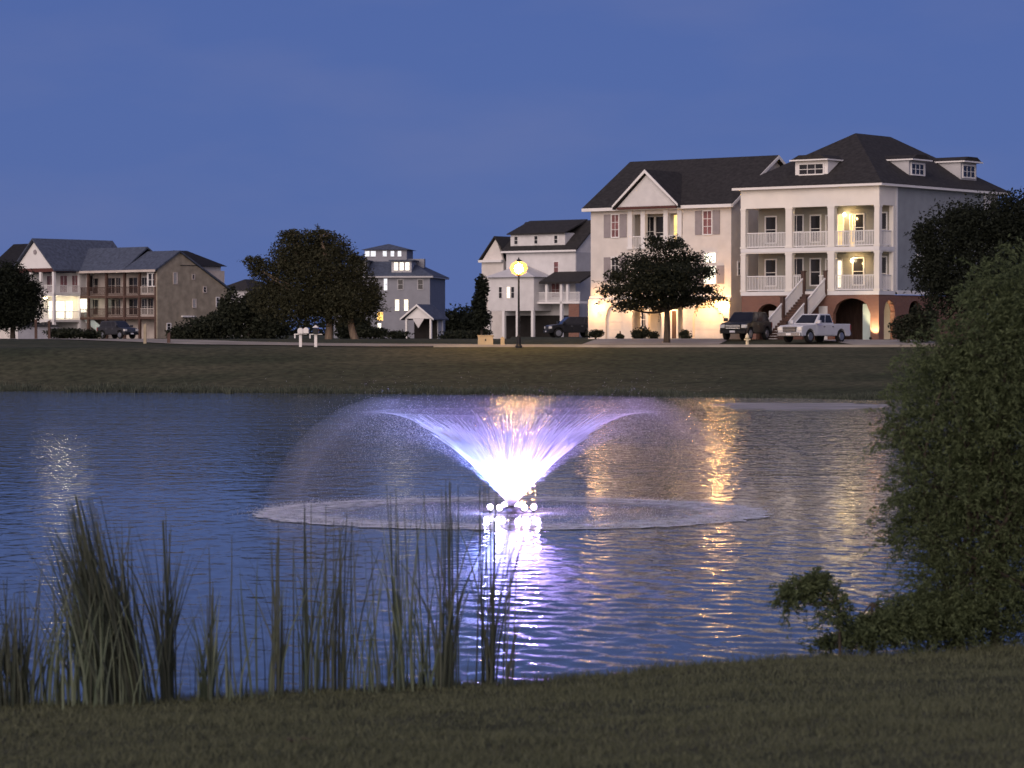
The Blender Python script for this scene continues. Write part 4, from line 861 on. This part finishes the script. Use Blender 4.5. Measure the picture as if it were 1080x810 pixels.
def clump(label, px, base_py, top_py, n, lean=0, spread=.05, seed=1, m='reed', stalks=0, plumes=0, short=.4, wd=.0085, base_w=.05, plume_w=.03, curve=.45):
    rg = np.random.default_rng(seed); k = (px-540)/F
    D = 26.0
    for _ in range(30): D = float(near_shore(k*D))+.1
    D -= .35+.5*float(rg.uniform())
    x = k*D; z = gz(x, D); H = CAMZ-(top_py-HOR)/F*D-z
    o = thing('reed_clump', label, 'reeds', (x, D, z), 0, 'reed clumps along the near water edge')
    n = int(n*.62); V, Qs = blades(n, 0, spread, H*short, H*.97, lean, rg, wd, base_w=base_w, curve=curve)
    np_mesh('blades', V, Qs, M[m], o)
    if stalks or plumes:
        sb = MB(); PV, PQ = [], []
        for i in range(max(stalks, plumes)):
            bx = rg.normal()*base_w; hh = H*rg.uniform(.82, 1.0); lx = lean*hh+rg.normal()*spread*.5*hh; by = rg.normal()*.1
            pts = [(bx+lx*t_+rg.normal()*.004, by, hh*t_-.1*(t_ == 0)) for t_ in (0, .25, .5, .75, 1)]
            sb.tube(pts, [.009, .008, .007, .006, .003], 5)
            if i < plumes: plume(PV, PQ, (bx+lx, by, hh+.05), .28, rg, w_=plume_w)
        sb.build('stalks', M['reedd'], o)
        if PV: np_mesh('seed_heads', PV, PQ, M['seed'], o)
    return o
clump('broad dark reed clump cut off by the left edge of the picture', 8, 755, 610, 230, -.02, .05, 61, 'reedd', 6, 0, base_w=.14)
clump('thin reed clump bending right beside the leftmost dark clump', 40, 752, 590, 40, .10, .12, 62, 'reed', 3, 0, base_w=.14)
clump('tallest and thickest reed mass, leaning left', 128, 748, 520, 620, -.22, .035, 63, 'reedd', 30, 0, base_w=.13, short=.5, wd=.0095, curve=.25)
clump('pale upright reeds in front of the tallest leaning mass', 82, 750, 600, 110, -.03, .09, 64, 'reed', 5, 0, base_w=.16)
clump('straight narrow reed column with blunt top, right of the tallest mass', 176, 748, 535, 85, -.035, .012, 65, 'reedd', 6, 0, short=.55, base_w=.035)
clump('sparse bent reeds just left of the straight narrow column', 150, 748, 590, 16, -.05, .14, 66, 'reed', 2, 0, base_w=.08)
clump('short green reed tuft flaring at its top, near x shaped blades', 217, 746, 612, 70, .01, .045, 67, 'reed', 4, 0, base_w=.05)
clump('faint scattered thin reeds between green tuft and middle clumps', 262, 742, 565, 22, .01, .08, 68, 'reed', 3, 0, base_w=.22)
clump('slim pair of tall reed stems left of the middle clumps', 293, 740, 545, 20, .0, .02, 69, 'reedd', 4, 0, base_w=.05)
clump('tall middle reed clump with frayed top and pale base', 327, 738, 530, 42, .0, .028, 70, 'reed', 6, 0, base_w=.07)
clump('tall dark middle reed clump, right of the frayed one with a pale base', 354, 736, 525, 38, .02, .045, 71, 'reedd', 6, 0, base_w=.10)
clump('loose middle reeds with one pale bleached stem', 395, 733, 560, 34, -.02, .10, 72, 'reed', 4, 0, base_w=.13)
clump('dense spiky reed clump left of the two dark stem groups', 424, 730, 510, 56, -.02, .05, 73, 'reed', 7, 0, base_w=.10)
clump('dark tall stem group left of the brightest water reflection', 471, 728, 498, 55, .0, .022, 74, 'reedd', 10, 0, base_w=.06)
clump('black branching stem group in front of the bright fountain reflection', 516, 727, 500, 34, .01, .06, 75, 'reedd', 9, 0, base_w=.06)
clump('short dark stub of reeds with one stem arching right', 535, 726, 575, 18, .03, .05, 76, 'reedd', 4, 0, base_w=.025)
for i, (a_, lab) in enumerate(((448, 'low tuft of reed stubble between dense clump and dark stems'), (235, 'low green reed stubble right of the short green tuft'), (110, 'low matted reed stubble under the tallest leaning mass'))):
    clump(lab, a_, 740, 665, 40, 0, .12, 80+i, 'reed', 0, 0, base_w=.2)

# lawn blades on the near bank
def lawn(n, seed):
    rg = np.random.default_rng(seed); y = rg.uniform(15.5, 32, n); x = rg.uniform(-1, 1, n)*(y*.195+1.0)
    ok = y < near_shore(x)+.15; x, y = x[ok], y[ok]; n = len(x); z = ground_z(x, y)-.01
    dens = .5+.5*hnoise(x*.9, y*.6, 1.0); edge = np.clip((y-near_shore(x)+1.0)/1.0, 0, 1)
    H = rg.uniform(.025, .07, n)*(.7+.6*np.clip(dens, 0, 1))+edge*rg.uniform(0, .10, n); a = rg.uniform(0, 2*PI, n); wv = rg.uniform(.003, .007, n)
    l1 = rg.normal(size=(n, 2))*H[:, None]*.6; ca, sa = np.cos(a)*wv, np.sin(a)*wv
    V = np.stack([np.stack([x-ca, y-sa, z], 1), np.stack([x+ca, y+sa, z], 1), np.stack([x+l1[:, 0], y+l1[:, 1], z+H], 1)], 1).reshape(-1, 3)
    return V, np.arange(3*n).reshape(-1, 3)
V, Q = lawn(230000, 90)
tag(np_mesh('lawn_grass', V, Q, M['grass']), 'short dry brownish green grass covering the near bank', 'grass', kind='stuff')
def far_grass(n, seed):
    rg = np.random.default_rng(seed); x = rg.uniform(-45, 45, n); fs = far_shore(x); y = fs+np.abs(rg.normal(size=n))*1.0-.3
    z = ground_z(x, y)-.03; H = rg.uniform(.10, .40, n)*(1+.55*hnoise(x, y*0, .8)+.45*hnoise(x, y*0, .19)); a = rg.uniform(0, 2*PI, n); wv = rg.uniform(.015, .04, n)
    l1 = rg.normal(size=(n, 2))*H[:, None]*.5; ca, sa = np.cos(a)*wv, np.sin(a)*wv
    V = np.stack([np.stack([x-ca, y-sa, z], 1), np.stack([x+ca, y+sa, z], 1), np.stack([x+l1[:, 0], y+l1[:, 1], z+H], 1)], 1).reshape(-1, 3)
    return V, np.arange(3*n).reshape(-1, 3)
V, Q = far_grass(26000, 91)
tag(np_mesh('shore_grass', V, Q, M['reedd']), 'dark rough grass fringe along the far water edge', 'grass', kind='stuff')
for i, (p, lab) in enumerate(((57, 'dark grass tuft in shallow water, leftmost by the far bank'), (92, 'dark grass tuft in shallow water, second from left by the far bank'), (136, 'largest dark grass tuft in shallow water by the far bank'), (240, 'dark grass tuft in shallow water, rightmost by the far bank'))):
    rg = np.random.default_rng(100+i); x = (p-540)/F*160; D = float(far_shore(x))-1.6
    o = thing('water_tuft', lab, 'grass tuft', (x, D, 0), 0, 'grass tufts in the shallows'); V, Qs = blades(60, 0, .3, .15, .42, 0, rg, .03, 3, .4, base_w=.14); np_mesh('blades', V, Qs, M['reedd'], o)
st = MB(); p0 = at(303, 772, 20.6); rgs = np.random.default_rng(9)
zz = gz(p0.x, 20.6)+.03
limb(st, (p0.x, 20.6, zz), (p0.x+.27, 20.72, gz(p0.x+.27, 20.72)+.035), .014, .006, rgs, .1); limb(st, (p0.x+.1, 20.64, zz), (p0.x+.2, 20.5, zz+.02), .008, .003, rgs, .1)
tag(st.build('fallen_stick', M['bark']), 'dark fallen stick lying in the near grass', 'stick')

# ------------------------------------------------------------------ street furniture
lx, ly = (547-540)/F*183, 183.0-3.2
o = thing('street_lamp', 'glowing post street lamp on a black pole at the road edge', 'street lamp', (lx, ly, gz(lx, ly)))
Hh = CAMZ-(283-HOR)/F*ly-gz(lx, ly)
b_ = MB(); b_.lathe([(.22, -.2), (.22, .12), (.15, .2), (.13, .7), (.08, .8)], 14); b_.build('base', M['steel'], o)
b_ = MB(); b_.lathe([(.075, .75), (.055, Hh-.5), (.09, Hh-.48), (.12, Hh-.4)], 12); b_.build('pole', M['steel'], o)
b_ = MB(); b_.lathe([(.14, Hh-.46), (.42, Hh-.30), (.58, Hh+.0), (.48, Hh+.28), (.22, Hh+.44)], 24)
m = bpy.data.materials.new('frosted_lamp_glass'); m.use_nodes = True; t = m.node_tree; b = t.nodes['Principled BSDF']; b.inputs['Base Color'].default_value = (.012, .008, .004, 1); b.inputs['Roughness'].default_value = .6; b.inputs['Specular IOR Level'].default_value = .05
b.inputs['Emission Color'].default_value = (1, .38, .07, 1); b.inputs['Emission Strength'].default_value = 1.5; b.inputs['Alpha'].default_value = .55
b_.build('globe', m, o, smooth=True)
b_ = MB(); b_.lathe([(.06, Hh-.30), (.2, Hh-.2), (.27, Hh-.02), (.2, Hh+.18), (.06, Hh+.27)], 18); b_.build('bulb', M['lamp'], o, smooth=True)
b_ = MB(); b_.lathe([(.25, Hh+.425), (.22, Hh+.48), (.05, Hh+.58), (.03, Hh+.68)], 14); b_.build('cap', M['steel'], o)
ux, uy = at(512, 0, 186).x, 186.3
o = thing('utility_box', 'tan utility cabinet beside the road, left of the street lamp', 'utility box', (ux, uy, gz(ux, uy)))
b_ = MB(); b_.box(-.5, .5, -.3, .3, -.1, .62); b_.build('cabinet', M['boxtan'], o, bevel=.03); b_ = MB(); b_.box(-.54, .54, -.34, .34, .62, .68); b_.build('lid', M['boxtan'], o, bevel=.015); b_ = MB(); b_.box(-.03, .05, -.33, -.30, .3, .42); b_.build('latch', M['steel'], o)
ux = at(530, 0, 186).x
o = thing('marker_post', 'short tan marker post between utility cabinet and street lamp', 'post', (ux, uy, gz(ux, uy))); b_ = MB(); b_.box(-.13, .13, -.08, .08, -.1, .5); b_.prism([(-.13, .5), (.13, .5), (0, .6)], -.08, .08, 'y'); b_.build('post', M['boxtan'], o, bevel=.01)
for p, lab, dark in ((317, 'white letter box on a white post, left of the pair under the oak', False), (333, 'white post letter box with dark box, right of the pair under the oak', True)):
    D_ = 182; x = (p-540)/F*D_; o = thing('letter_box', lab, 'letter box', (x, D_, gz(x, D_)), 0, 'letter boxes under the oak')
    b_ = MB(); b_.box(-.09, .09, -.07, .07, -.2, .85); b_.build('post', M['trim'], o, bevel=.01)
    b_ = MB(); b_.box(-.42, .42, -.06, .06, .78, .84); b_.box(-.4, -.32, -.05, .05, .55, .78); b_.build('arm', M['trim'], o)
    prof = [(-.17, .84), (.17, .84), (.17, 1.05)]+[(.17*math.cos(a), 1.05+.17*math.sin(a)) for a in np.linspace(.3, PI-.3, 7)]+[(-.17, 1.05)]
    bx = MB(); bx.prism(prof, -.3, .3, 'y'); bo = bx.build('box', M['steel'] if dark else M['trim'], o, bevel=.01); b_ = MB(); b_.box(.172, .2, -.1, .06, 1.0, 1.06); b_.box(.172, .2, .03, .06, 1.06, 1.2); b_.build('flag', M['red'], bo)
    if not dark:
        bx2 = MB(); bx2.prism([(q[0]+.36, q[1]+.02) for q in prof], -.28, .28, 'y'); bx2.build('box', M['trim'], o, bevel=.01)
    else:
        t2 = MB(); t2.prism([(-.2, 1.24), (.2, 1.24), (0, 1.4)], -.3, .3, 'y'); t2.build('box_roof', M['trim'], o)
hx, hy = at(788, 0, 182).x, 181.9
o = thing('fire_hydrant', 'pale yellow fire hydrant at the kerb before the black off road car', 'fire hydrant', (hx, hy, gz(hx, hy)+.02))
M['hyd'] = mat('pale_yellow_paint', (.70, .62, .42), .5, .1, 3)
b_ = MB(); b_.lathe([(.16, 0), (.16, .05), (.10, .08), (.10, .55), (.15, .57), (.15, .61), (.12, .63), (.11, .72), (.05, .80), (.03, .86)], 14); b_.build('barrel', M['hyd'], o, smooth=True)
b_ = MB(); b_.tube([(-.2, 0, .46), (.2, 0, .46)], .055, 10); b_.tube([(0, 0, .42), (0, -.2, .42)], .075, 10); b_.build('nozzle_cap', M['hyd'], o)
for p, D_, hgt, lab, mm in ((38, 225, 1.5, 'wooden bollard, leftmost of the row by the left tree', 'wood'), (52, 225, 1.4, 'wooden bollard second from left by the left tree', 'wood'), (153, 190, 1.25, 'grey post with slanted top before the shingled house', 'boxtan'), (178, 190, .65, 'stubby grey post right of the slanted post', 'wood')):
    x = (p-540)/F*D_; o = thing('bollard', lab, 'post', (x, D_, gz(x, D_)), 0, 'posts on the far lawn'); b_ = MB(); b_.box(-.1, .1, -.1, .1, -.2, hgt); b_.prism([(-.1, hgt), (.1, hgt), (.1, hgt+.1)], -.1, .1, 'y'); b_.build('post', M[mm], o, bevel=.01)

# ------------------------------------------------------------------ vehicles (local x forward, y left)
def vehicle(name, label, cat, loc, rz, paint, pickup=True, Lh=2.85, lights='lens', group='vehicles parked by the houses', trail=False):
    o = thing(name, label, cat, loc, rz, group); Wd = .98; wr = .42; xw = (Lh*.64, -Lh*.62)
    def arch(xc): return [(xc+.5*math.cos(a), .42+.5*math.sin(a)) for a in np.linspace(PI*.02, PI*.98, 9)]
    bot = .42
    prof = [(Lh-.05, .42), (Lh, .75), (Lh-.04, 1.02), (Lh-.2, 1.14), (1.25, 1.24), (-Lh+.02, 1.26), (-Lh, .55)]
    low = [(-Lh+.1, bot)]+[(x, z) for x, z in arch(xw[1])[::-1]]+[(x, z) for x, z in arch(xw[0])[::-1]]
    # outline runs: rear bottom -> rear wheel arch -> front wheel arch -> front -> top
    b = MB(); b.prism(low+prof, -Wd, Wd, 'y'); b.build('body', M[paint], o, bevel=.05)
    # cab
    xr = -.95 if pickup else -Lh+.25
    bt = [(1.2, 1.25), (xr, 1.25)]; tp = [(.42, 1.92), (xr+.22, 1.92)]
    wb_, wt = Wd-.06, Wd-.24; c = MB()
    c.add([(bt[0][0], -wb_, 1.22), (bt[0][0], wb_, 1.22), (bt[1][0], wb_, 1.22), (bt[1][0], -wb_, 1.22), (tp[0][0], -wt, 1.92), (tp[0][0], wt, 1.92), (tp[1][0], wt, 1.92), (tp[1][0], -wt, 1.92)],
          [(3, 2, 1, 0), (4, 5, 6, 7), (0, 1, 5, 4), (1, 2, 6, 5), (2, 3, 7, 6), (3, 0, 4, 7)]); c.build('cab', M[paint], o, bevel=.05)
    def lerpq(u, v, sgn):               # point on the cab side: u along (0 front..1 rear), v up
        xa, xb_ = bt[0][0]+(tp[0][0]-bt[0][0])*v, bt[1][0]+(tp[1][0]-bt[1][0])*v
        return (xa+(xb_-xa)*u, sgn*(wb_+(wt-wb_)*v+.012), 1.22+.7*v)
    segs = [(.10, .49), (.53, .93)] if pickup else [(.07, .32), (.35, .62), (.65, .94)]
    for sgn in (-1, 1):
        for u0, u1 in segs:
            q = [lerpq(u0+(.06 if u0 < .11 else 0), .16, sgn), lerpq(u1, .16, sgn), lerpq(u1, .88, sgn), lerpq(u0+.02, .88, sgn)]
            g_ = MB(); g_.add(q+[(p[0], p[1]-sgn*.03, p[2]) for p in q], [(0, 1, 2, 3), (7, 6, 5, 4), (0, 4, 5, 1), (1, 5, 6, 2), (2, 6, 7, 3), (3, 7, 4, 0)]); g_.build('side_window', M['glass'], o)
        for x0_, x1_ in ((1.1, .12), (.08, -.86)):
            d = MB(); d.box(x1_, x0_, sgn*(Wd-.01), sgn*(Wd+.012), .56, 1.2); do = d.build('door', M[paint], o, bevel=.01); k = MB(); k.box(x1_+.06, x1_+.24, sgn*(Wd+.013), sgn*(Wd+.04), 1.04, 1.09); k.build('handle', M['chrome'], do)
        mmr = MB(); mmr.box(.92, 1.12, sgn*(Wd-.02), sgn*(Wd+.26), 1.26, 1.50); mmr.build('mirror', M[paint], o, bevel=.03)
        hl = MB(); hl.box(Lh-.22, Lh+.02, sgn*(Wd-.36), sgn*(Wd+.004), .82, 1.05); hl.build('headlight', M[lights], o, bevel=.02)
        tl = MB(); tl.box(-Lh-.015, -Lh+.1, sgn*(Wd-.16), sgn*(Wd+.008), .85, 1.2); tl.build('taillight', M['red'], o, bevel=.01)
        for x in xw:
            ty = MB(); ty.lathe([(wr*.72, 0), (wr*.95, 0), (wr, .05), (wr, .2), (wr*.95, .25), (wr*.72, .25)], 20, (x, sgn*(Wd-.01)-(.25 if sgn > 0 else 0), wr), 'y'); wo = ty.build('wheel', M['tyre'], o)
            rm = MB(); yy = sgn*(Wd-.005); rm.lathe([(wr*.66, -.02), (wr*.62, .015), (wr*.2, .02)] if sgn > 0 else [(wr*.2, -.02), (wr*.62, -.015), (wr*.66, .02)], 14, (x, yy, wr), 'y'); rm.build('rim', M['rim'], wo)
    ws = MB(); e = .014
    def fr(u, v): 
        x = bt[0][0]+(tp[0][0]-bt[0][0])*v+e; hw = wb_+(wt-wb_)*v; return (x, -hw+2*hw*u, 1.22+.7*v)
    q = [fr(.07, .12), fr(.93, .12), fr(.92, .9), fr(.08, .9)]; ws.add(q+[(p[0]-.03, p[1], p[2]) for p in q], [(0, 1, 2, 3), (7, 6, 5, 4), (0, 4, 5, 1), (1, 5, 6, 2), (2, 6, 7, 3), (3, 7, 4, 0)]); ws.build('windshield', M['glass'], o)
    gr = MB(); gr.box(Lh-.1, Lh+.03, -.55, .55, .72, 1.06); go = gr.build('grille', M['steel'], o, bevel=.02)
    gs = MB()
    for i in range(3): gs.box(Lh+.031, Lh+.05, -.53, .53, .77+i*.1, .81+i*.1)
    gs.build('grille_bar', M['chrome'], go)
    bm_ = MB(); bm_.box(Lh-.15, Lh+.12, -Wd+.03, Wd-.03, .42, .68); bm_.build('front_bumper', M['chrome'] if pickup else M['steel'], o, bevel=.04)
    bm_ = MB(); bm_.box(-Lh-.14, -Lh+.1, -Wd+.05, Wd-.05, .48, .68); bm_.build('rear_bumper', M['chrome'] if pickup else M['steel'], o, bevel=.03)
    for x in (Lh+.125, -Lh-.15): 
        pl_ = MB(); pl_.box(x-.01, x+.01, -.2, .2, .5, .64); pl_.build('number_plate', M['plate'], o)
    if pickup:
        bd_ = MB(); bd_.box(-Lh+.1, xr-.08, -Wd+.1, Wd-.1, 1.22, 1.266); bd_.build('bed_liner', M['steel'], o)
    return o
def veh_at(px, D): x = (px-540)/F*D; return (x, D, gz(x, D)+.03)
vehicle('pickup_truck', 'silver white crew cab pickup truck parked before the brick arches', 'pickup truck', veh_at(859, 190.5), R(180+48), 'carw', Lh=2.8)
vehicle('parked_car', 'black off road car parked left of the porch stairs', 'car', veh_at(787, 197), R(180+62), 'cark', False, Lh=2.3)
vehicle('parked_car', 'dark car parked between the dormer house and the cream house', 'car', veh_at(603, 262), R(180+14), 'cark', False, Lh=2.35)
vehicle('parked_car', 'dark car under the timber balconies of the shingled house', 'car', veh_at(124, 305), R(-40), 'carb', False, Lh=2.2)
# driveways
tag(strip([(26, 186.5, 0), (24.5, 197, 0)], 7, 'driveway', M['concrete'], .055, n_across=4), kind='structure')
tag(strip([(9, 186.5, 0), (12, 208, 0)], 9, 'driveway', M['concrete'], .058, n_across=4), kind='structure')

# ------------------------------------------------------------------ fountain
FD = 55.0
fo = thing('pond_fountain', 'floating fountain throwing a wide violet lit V of spray in mid pond', 'fountain', (0, FD, 0))
b_ = MB(); b_.lathe([(.25, -.12), (.42, -.06), (.45, .02), (.38, .09), (.2, .11)], 24); b_.build('float', M['steel'], fo, smooth=True)
b_ = MB(); b_.lathe([(.12, .08), (.08, .11), (.05, .12), (.05, .14)], 16); b_.build('nozzle', M['steel'], fo)
LP = [(-.42, -.15), (-.24, -.36), (.24, -.36), (.42, -.15), (.1, .45), (-.15, .45)]
for i, (x, y) in enumerate(LP):
    b_ = MB(); b_.lathe([(.015, -.062), (.045, -.045), (.063, 0), (.045, .045), (.015, .062)], 14, (x, y, .12)); b_.build('lamp', M['flamp'], fo, smooth=True)
fc = [(.20, .36, 1), (.26, .32, 1), (.46, .30, 1), (.40, .30, 1), (.52, .18, 1), (.40, .20, 1)]
for (x, y), c_ in zip(LP, fc):
    l_ = light('fountain_beam', 'SPOT', (x, y, .225), 600, c_, fo, .05); l_.data.spot_size = R(118); l_.data.spot_blend = .6
    l_.rotation_euler = Vector((x*.75, y*.75, .9)).to_track_quat('-Z', 'Y').to_euler()
for (x, y), c_ in zip(LP, fc): light('fountain_glow', 'POINT', (x*1.18, y*1.18, .16), 42, (.40+c_[0]*.7, .34+c_[1]*.4, 1), fo, .05)
light('added_core_light', 'POINT', (0, 0, .42), 1500, (.42, .30, 1), fo, .10)  # bare light added in mid-air inside the spray to whiten its core

def fly(e, v0, kd, T, dt=.02):
    vx, vz, x, z = v0*math.cos(e), v0*math.sin(e), .03, .13; P = [(x, z)]
    for _ in range(int(T/dt)):
        sp = math.hypot(vx, vz); vx -= kd*sp*vx*dt; vz -= (9.81+kd*sp*vz)*dt; x += vx*dt; z += vz*dt
        if z < 0: break
        P.append((x, z))
    return np.array(P)
rg = np.random.default_rng(200)
sb = MB(); DV = []; DS = []
for i in range(800):
    e = R(53+rg.normal()*.9+abs(rg.normal())*.8); v0 = rg.uniform(7.9, 8.6); ph = rg.uniform(0, 2*PI)
    P = fly(e, v0, .055, .30+.12*rg.uniform()); pts = [(p[0]*math.cos(ph), p[0]*math.sin(ph), p[1]) for p in P[::4]]
    if len(pts) > 2: n = len(pts); sb.tube(pts, [.008*(1-.6*k/n) for k in range(n)], 3, True)
N = 82000
tr = []
for i in range(900):
    e = R(rg.uniform(46, 58)); v0 = 8.0*(1+rg.normal()*.05); kd = abs(.070+rg.normal()*.035); tr.append(fly(e, v0, kd, 3))
for i in range(N):
    P = tr[rg.integers(0, len(tr))]; L_ = len(P); u = rg.uniform()
    k = int(min(L_-1, L_*(u**.8))); x, z = P[k]; ph = rg.uniform(0, 2*PI); f = k/L_
    x += rg.normal()*.10*f; z += rg.normal()*.10*f
    if z < .01: z = abs(z)+.01
    DV.append((x*math.cos(ph), x*math.sin(ph), z)); DS.append(rg.uniform(.35, 1)**2*.0052*(1.1-.55*f)+.0006)
def drops(P, S, name, m, parent):
    P = np.array(P); S = np.array(S)[:, None]; n = len(P)
    off = [np.array(v) for v in ((1, 0, 0), (-.5, .87, 0), (-.5, -.87, 0), (0, 0, 1.35), (0, 0, -1.1))]
    V = np.stack([P+S*o_ for o_ in off], 1).reshape(-1, 3); base = (np.arange(n)*5)[:, None]
    tri = np.array([(0, 1, 3), (1, 2, 3), (2, 0, 3), (1, 0, 4), (2, 1, 4), (0, 2, 4)])
    Qd = (base[:, None, :]+tri[None]).reshape(-1, 3); return np_mesh(name, V, Qd, m, parent)
m = bpy.data.materials.new('spray_water'); m.use_nodes = True; t = m.node_tree; b = t.nodes['Principled BSDF']
b.inputs['Base Color'].default_value = (.80, .82, .86, 1); b.inputs['Roughness'].default_value = .35
trn = t.nodes.new('ShaderNodeBsdfTranslucent'); trn.inputs[0].default_value = (.85, .87, .9, 1); mx = t.nodes.new('ShaderNodeMixShader'); mx.inputs[0].default_value = .5
t.links.new(b.outputs[0], mx.inputs[1]); t.links.new(trn.outputs[0], mx.inputs[2])
nzv = t.nodes.new('ShaderNodeTexNoise'); nzv.inputs['Scale'].default_value = 3
t.links.new(mx.outputs[0], t.nodes['Material Output'].inputs[0]); M['spray'] = m
tag(sb.build('water_jet', M['spray'], fo, smooth=True), kind='stuff')
tag(drops(DV, DS, 'spray', M['spray'], fo), kind='stuff')
# ring of splashes where the spray lands
RV, RS = [], []
for i in range(22000):
    r_ = 4.6+rg.normal()*.26 if rg.uniform() < .8 else rg.uniform(1.0, 5.2); ph = rg.uniform(0, 2*PI)
    RV.append((r_*math.cos(ph), r_*math.sin(ph), abs(rg.normal())*.05+.004)); RS.append(rg.uniform(.002, .007))
tag(drops(RV, RS, 'splash', M['spray'], fo), kind='stuff')
# foam where it lands, and the fine mist that hangs under the arcs
m = bpy.data.materials.new('foam'); m.use_nodes = True; t = m.node_tree; b = t.nodes['Principled BSDF']; b.inputs['Base Color'].default_value = (.75, .77, .8, 1); b.inputs['Roughness'].default_value = .6
tc = t.nodes.new('ShaderNodeTexCoord'); ln = t.nodes.new('ShaderNodeVectorMath'); ln.operation = 'LENGTH'; t.links.new(tc.outputs['Object'], ln.inputs[0])
cr = t.nodes.new('ShaderNodeValToRGB'); cr.color_ramp.interpolation = 'EASE'
for pos, v in ((.0, .15), (.3, .12), (.6, .16), (.70, .36), (.82, .78), (.90, .50), (1.0, 0)):
    e_ = cr.color_ramp.elements.new(pos); e_.color = (v, v, v, 1)
cr.color_ramp.elements.remove(cr.color_ramp.elements[0])
dv = t.nodes.new('ShaderNodeMath'); dv.operation = 'DIVIDE'; dv.inputs[1].default_value = 5.1; t.links.new(ln.outputs['Value'], dv.inputs[0]); nr = t.nodes.new('ShaderNodeTexNoise'); nr.inputs['Scale'].default_value = 2.2; nr.inputs['Detail'].default_value = 6; t.links.new(tc.outputs['Object'], nr.inputs['Vector'])
rag = t.nodes.new('ShaderNodeMath'); rag.operation = 'MULTIPLY_ADD'; rag.inputs[1].default_value = .16; t.links.new(nr.outputs['Fac'], rag.inputs[0])
sub_ = t.nodes.new('ShaderNodeMath'); sub_.inputs[1].default_value = -.05; t.links.new(dv.outputs[0], sub_.inputs[0]); t.links.new(sub_.outputs[0], rag.inputs[2]); t.links.new(rag.outputs[0], cr.inputs[0])
nf = t.nodes.new('ShaderNodeTexNoise'); nf.inputs['Scale'].default_value = 4; nf.inputs['Detail'].default_value = 6; t.links.new(tc.outputs['Object'], nf.inputs['Vector'])
rf_ = t.nodes.new('ShaderNodeMapRange'); rf_.inputs['From Min'].default_value = .35; rf_.inputs['From Max'].default_value = .65; rf_.inputs['To Min'].default_value = .35; rf_.inputs['To Max'].default_value = 1.3; t.links.new(nf.outputs['Fac'], rf_.inputs['Value'])
mu = t.nodes.new('ShaderNodeMath'); mu.operation = 'MULTIPLY'; t.links.new(cr.outputs[0], mu.inputs[0]); t.links.new(rf_.outputs[0], mu.inputs[1]); t.links.new(mu.outputs[0], b.inputs['Alpha'])
fm = MB(); n = 96
fm.v = [(5.1*k/16*math.cos(2*PI*i/n), 5.1*k/16*math.sin(2*PI*i/n), .004) for k in range(2, 17) for i in range(n)]
fm.f = [(k*n+i, k*n+(i+1) % n, (k+1)*n+(i+1) % n, (k+1)*n+i) for k in range(14) for i in range(n)]
tag(fm.build('foam', m, fo, (0, 0, .012)), kind='stuff')
m = bpy.data.materials.new('spray_mist'); m.use_nodes = True; t = m.node_tree; t.nodes.remove(t.nodes['Principled BSDF'])
pv = t.nodes.new('ShaderNodeVolumePrincipled'); pv.inputs['Density'].default_value = .038; pv.inputs['Color'].default_value = (.95, .95, 1, 1); pv.inputs['Anisotropy'].default_value = .0
t.links.new(pv.outputs[0], t.nodes['Material Output'].inputs['Volume'])
def ring_solid(prof, n=72):
    mb = MB(); k = len(prof)
    mb.v = [(r_*math.cos(2*PI*i/n), r_*math.sin(2*PI*i/n), z_) for i in range(n) for r_, z_ in prof]
    mb.f = [(i*k+j, ((i+1) % n)*k+j, ((i+1) % n)*k+(j+1) % k, i*k+(j+1) % k) for i in range(n) for j in range(k)]
    return mb
outer = [(4.85, .03), (4.72, .5), (4.4, 1.1), (3.9, 1.66), (3.3, 2.05), (2.7, 2.24), (2.2, 2.2)]
tag(ring_solid(outer+[(2.35, 2.0), (2.9, 1.85), (3.5, 1.4), (3.95, .8), (4.2, .03)]).build('mist', m, fo, smooth=True), kind='stuff')
def vol(name, d, c):
    m2 = m.copy(); m2.name = name; v_ = [q for q in m2.node_tree.nodes if q.type == 'PRINCIPLED_VOLUME'][0]; v_.inputs['Density'].default_value = d; v_.inputs['Color'].default_value = (*c, 1); return m2
# mist held between the jets, and the dense sheet of fine spray that the nozzle throws
cone = fly(R(53), 8.2, .050, .50)
nC = len(cone); inner = [(max(.004, p[0]-.05), p[1]+.03) for p in cone[2::3]]
xe, ze = inner[-1]
ci = MB(); ci.lathe([(.004, inner[0][1]-.03)]+inner+[(xe*.9, ze-.06), (xe*.72, ze-.20), (xe*.5, ze-.36), (xe*.25, ze-.46), (.02, ze-.5)], 64); tag(ci.build('inner_mist', vol('inner_mist', .040, (.95, .93, 1)), fo, smooth=True), kind='stuff')
lo_, hi_ = [], []
sheet = fly(R(53), 8.2, .050, .66)[1::2]
for j, p in enumerate(sheet):
    f_ = j/(len(sheet)-1); tk = (.016+.022*min(1, p[0]))*(1-f_**1.3)+.001; lo_.append((p[0]+tk*.7, p[1]-tk*.7)); hi_.append((max(.005, p[0]-tk*.7), p[1]+tk*.7))
tag(ring_solid(lo_+hi_[::-1], 96).build('spray_sheet', vol('spray_sheet', .42, (.97, .97, 1)), fo, smooth=True), kind='stuff')
print('objects', len(bpy.data.objects))
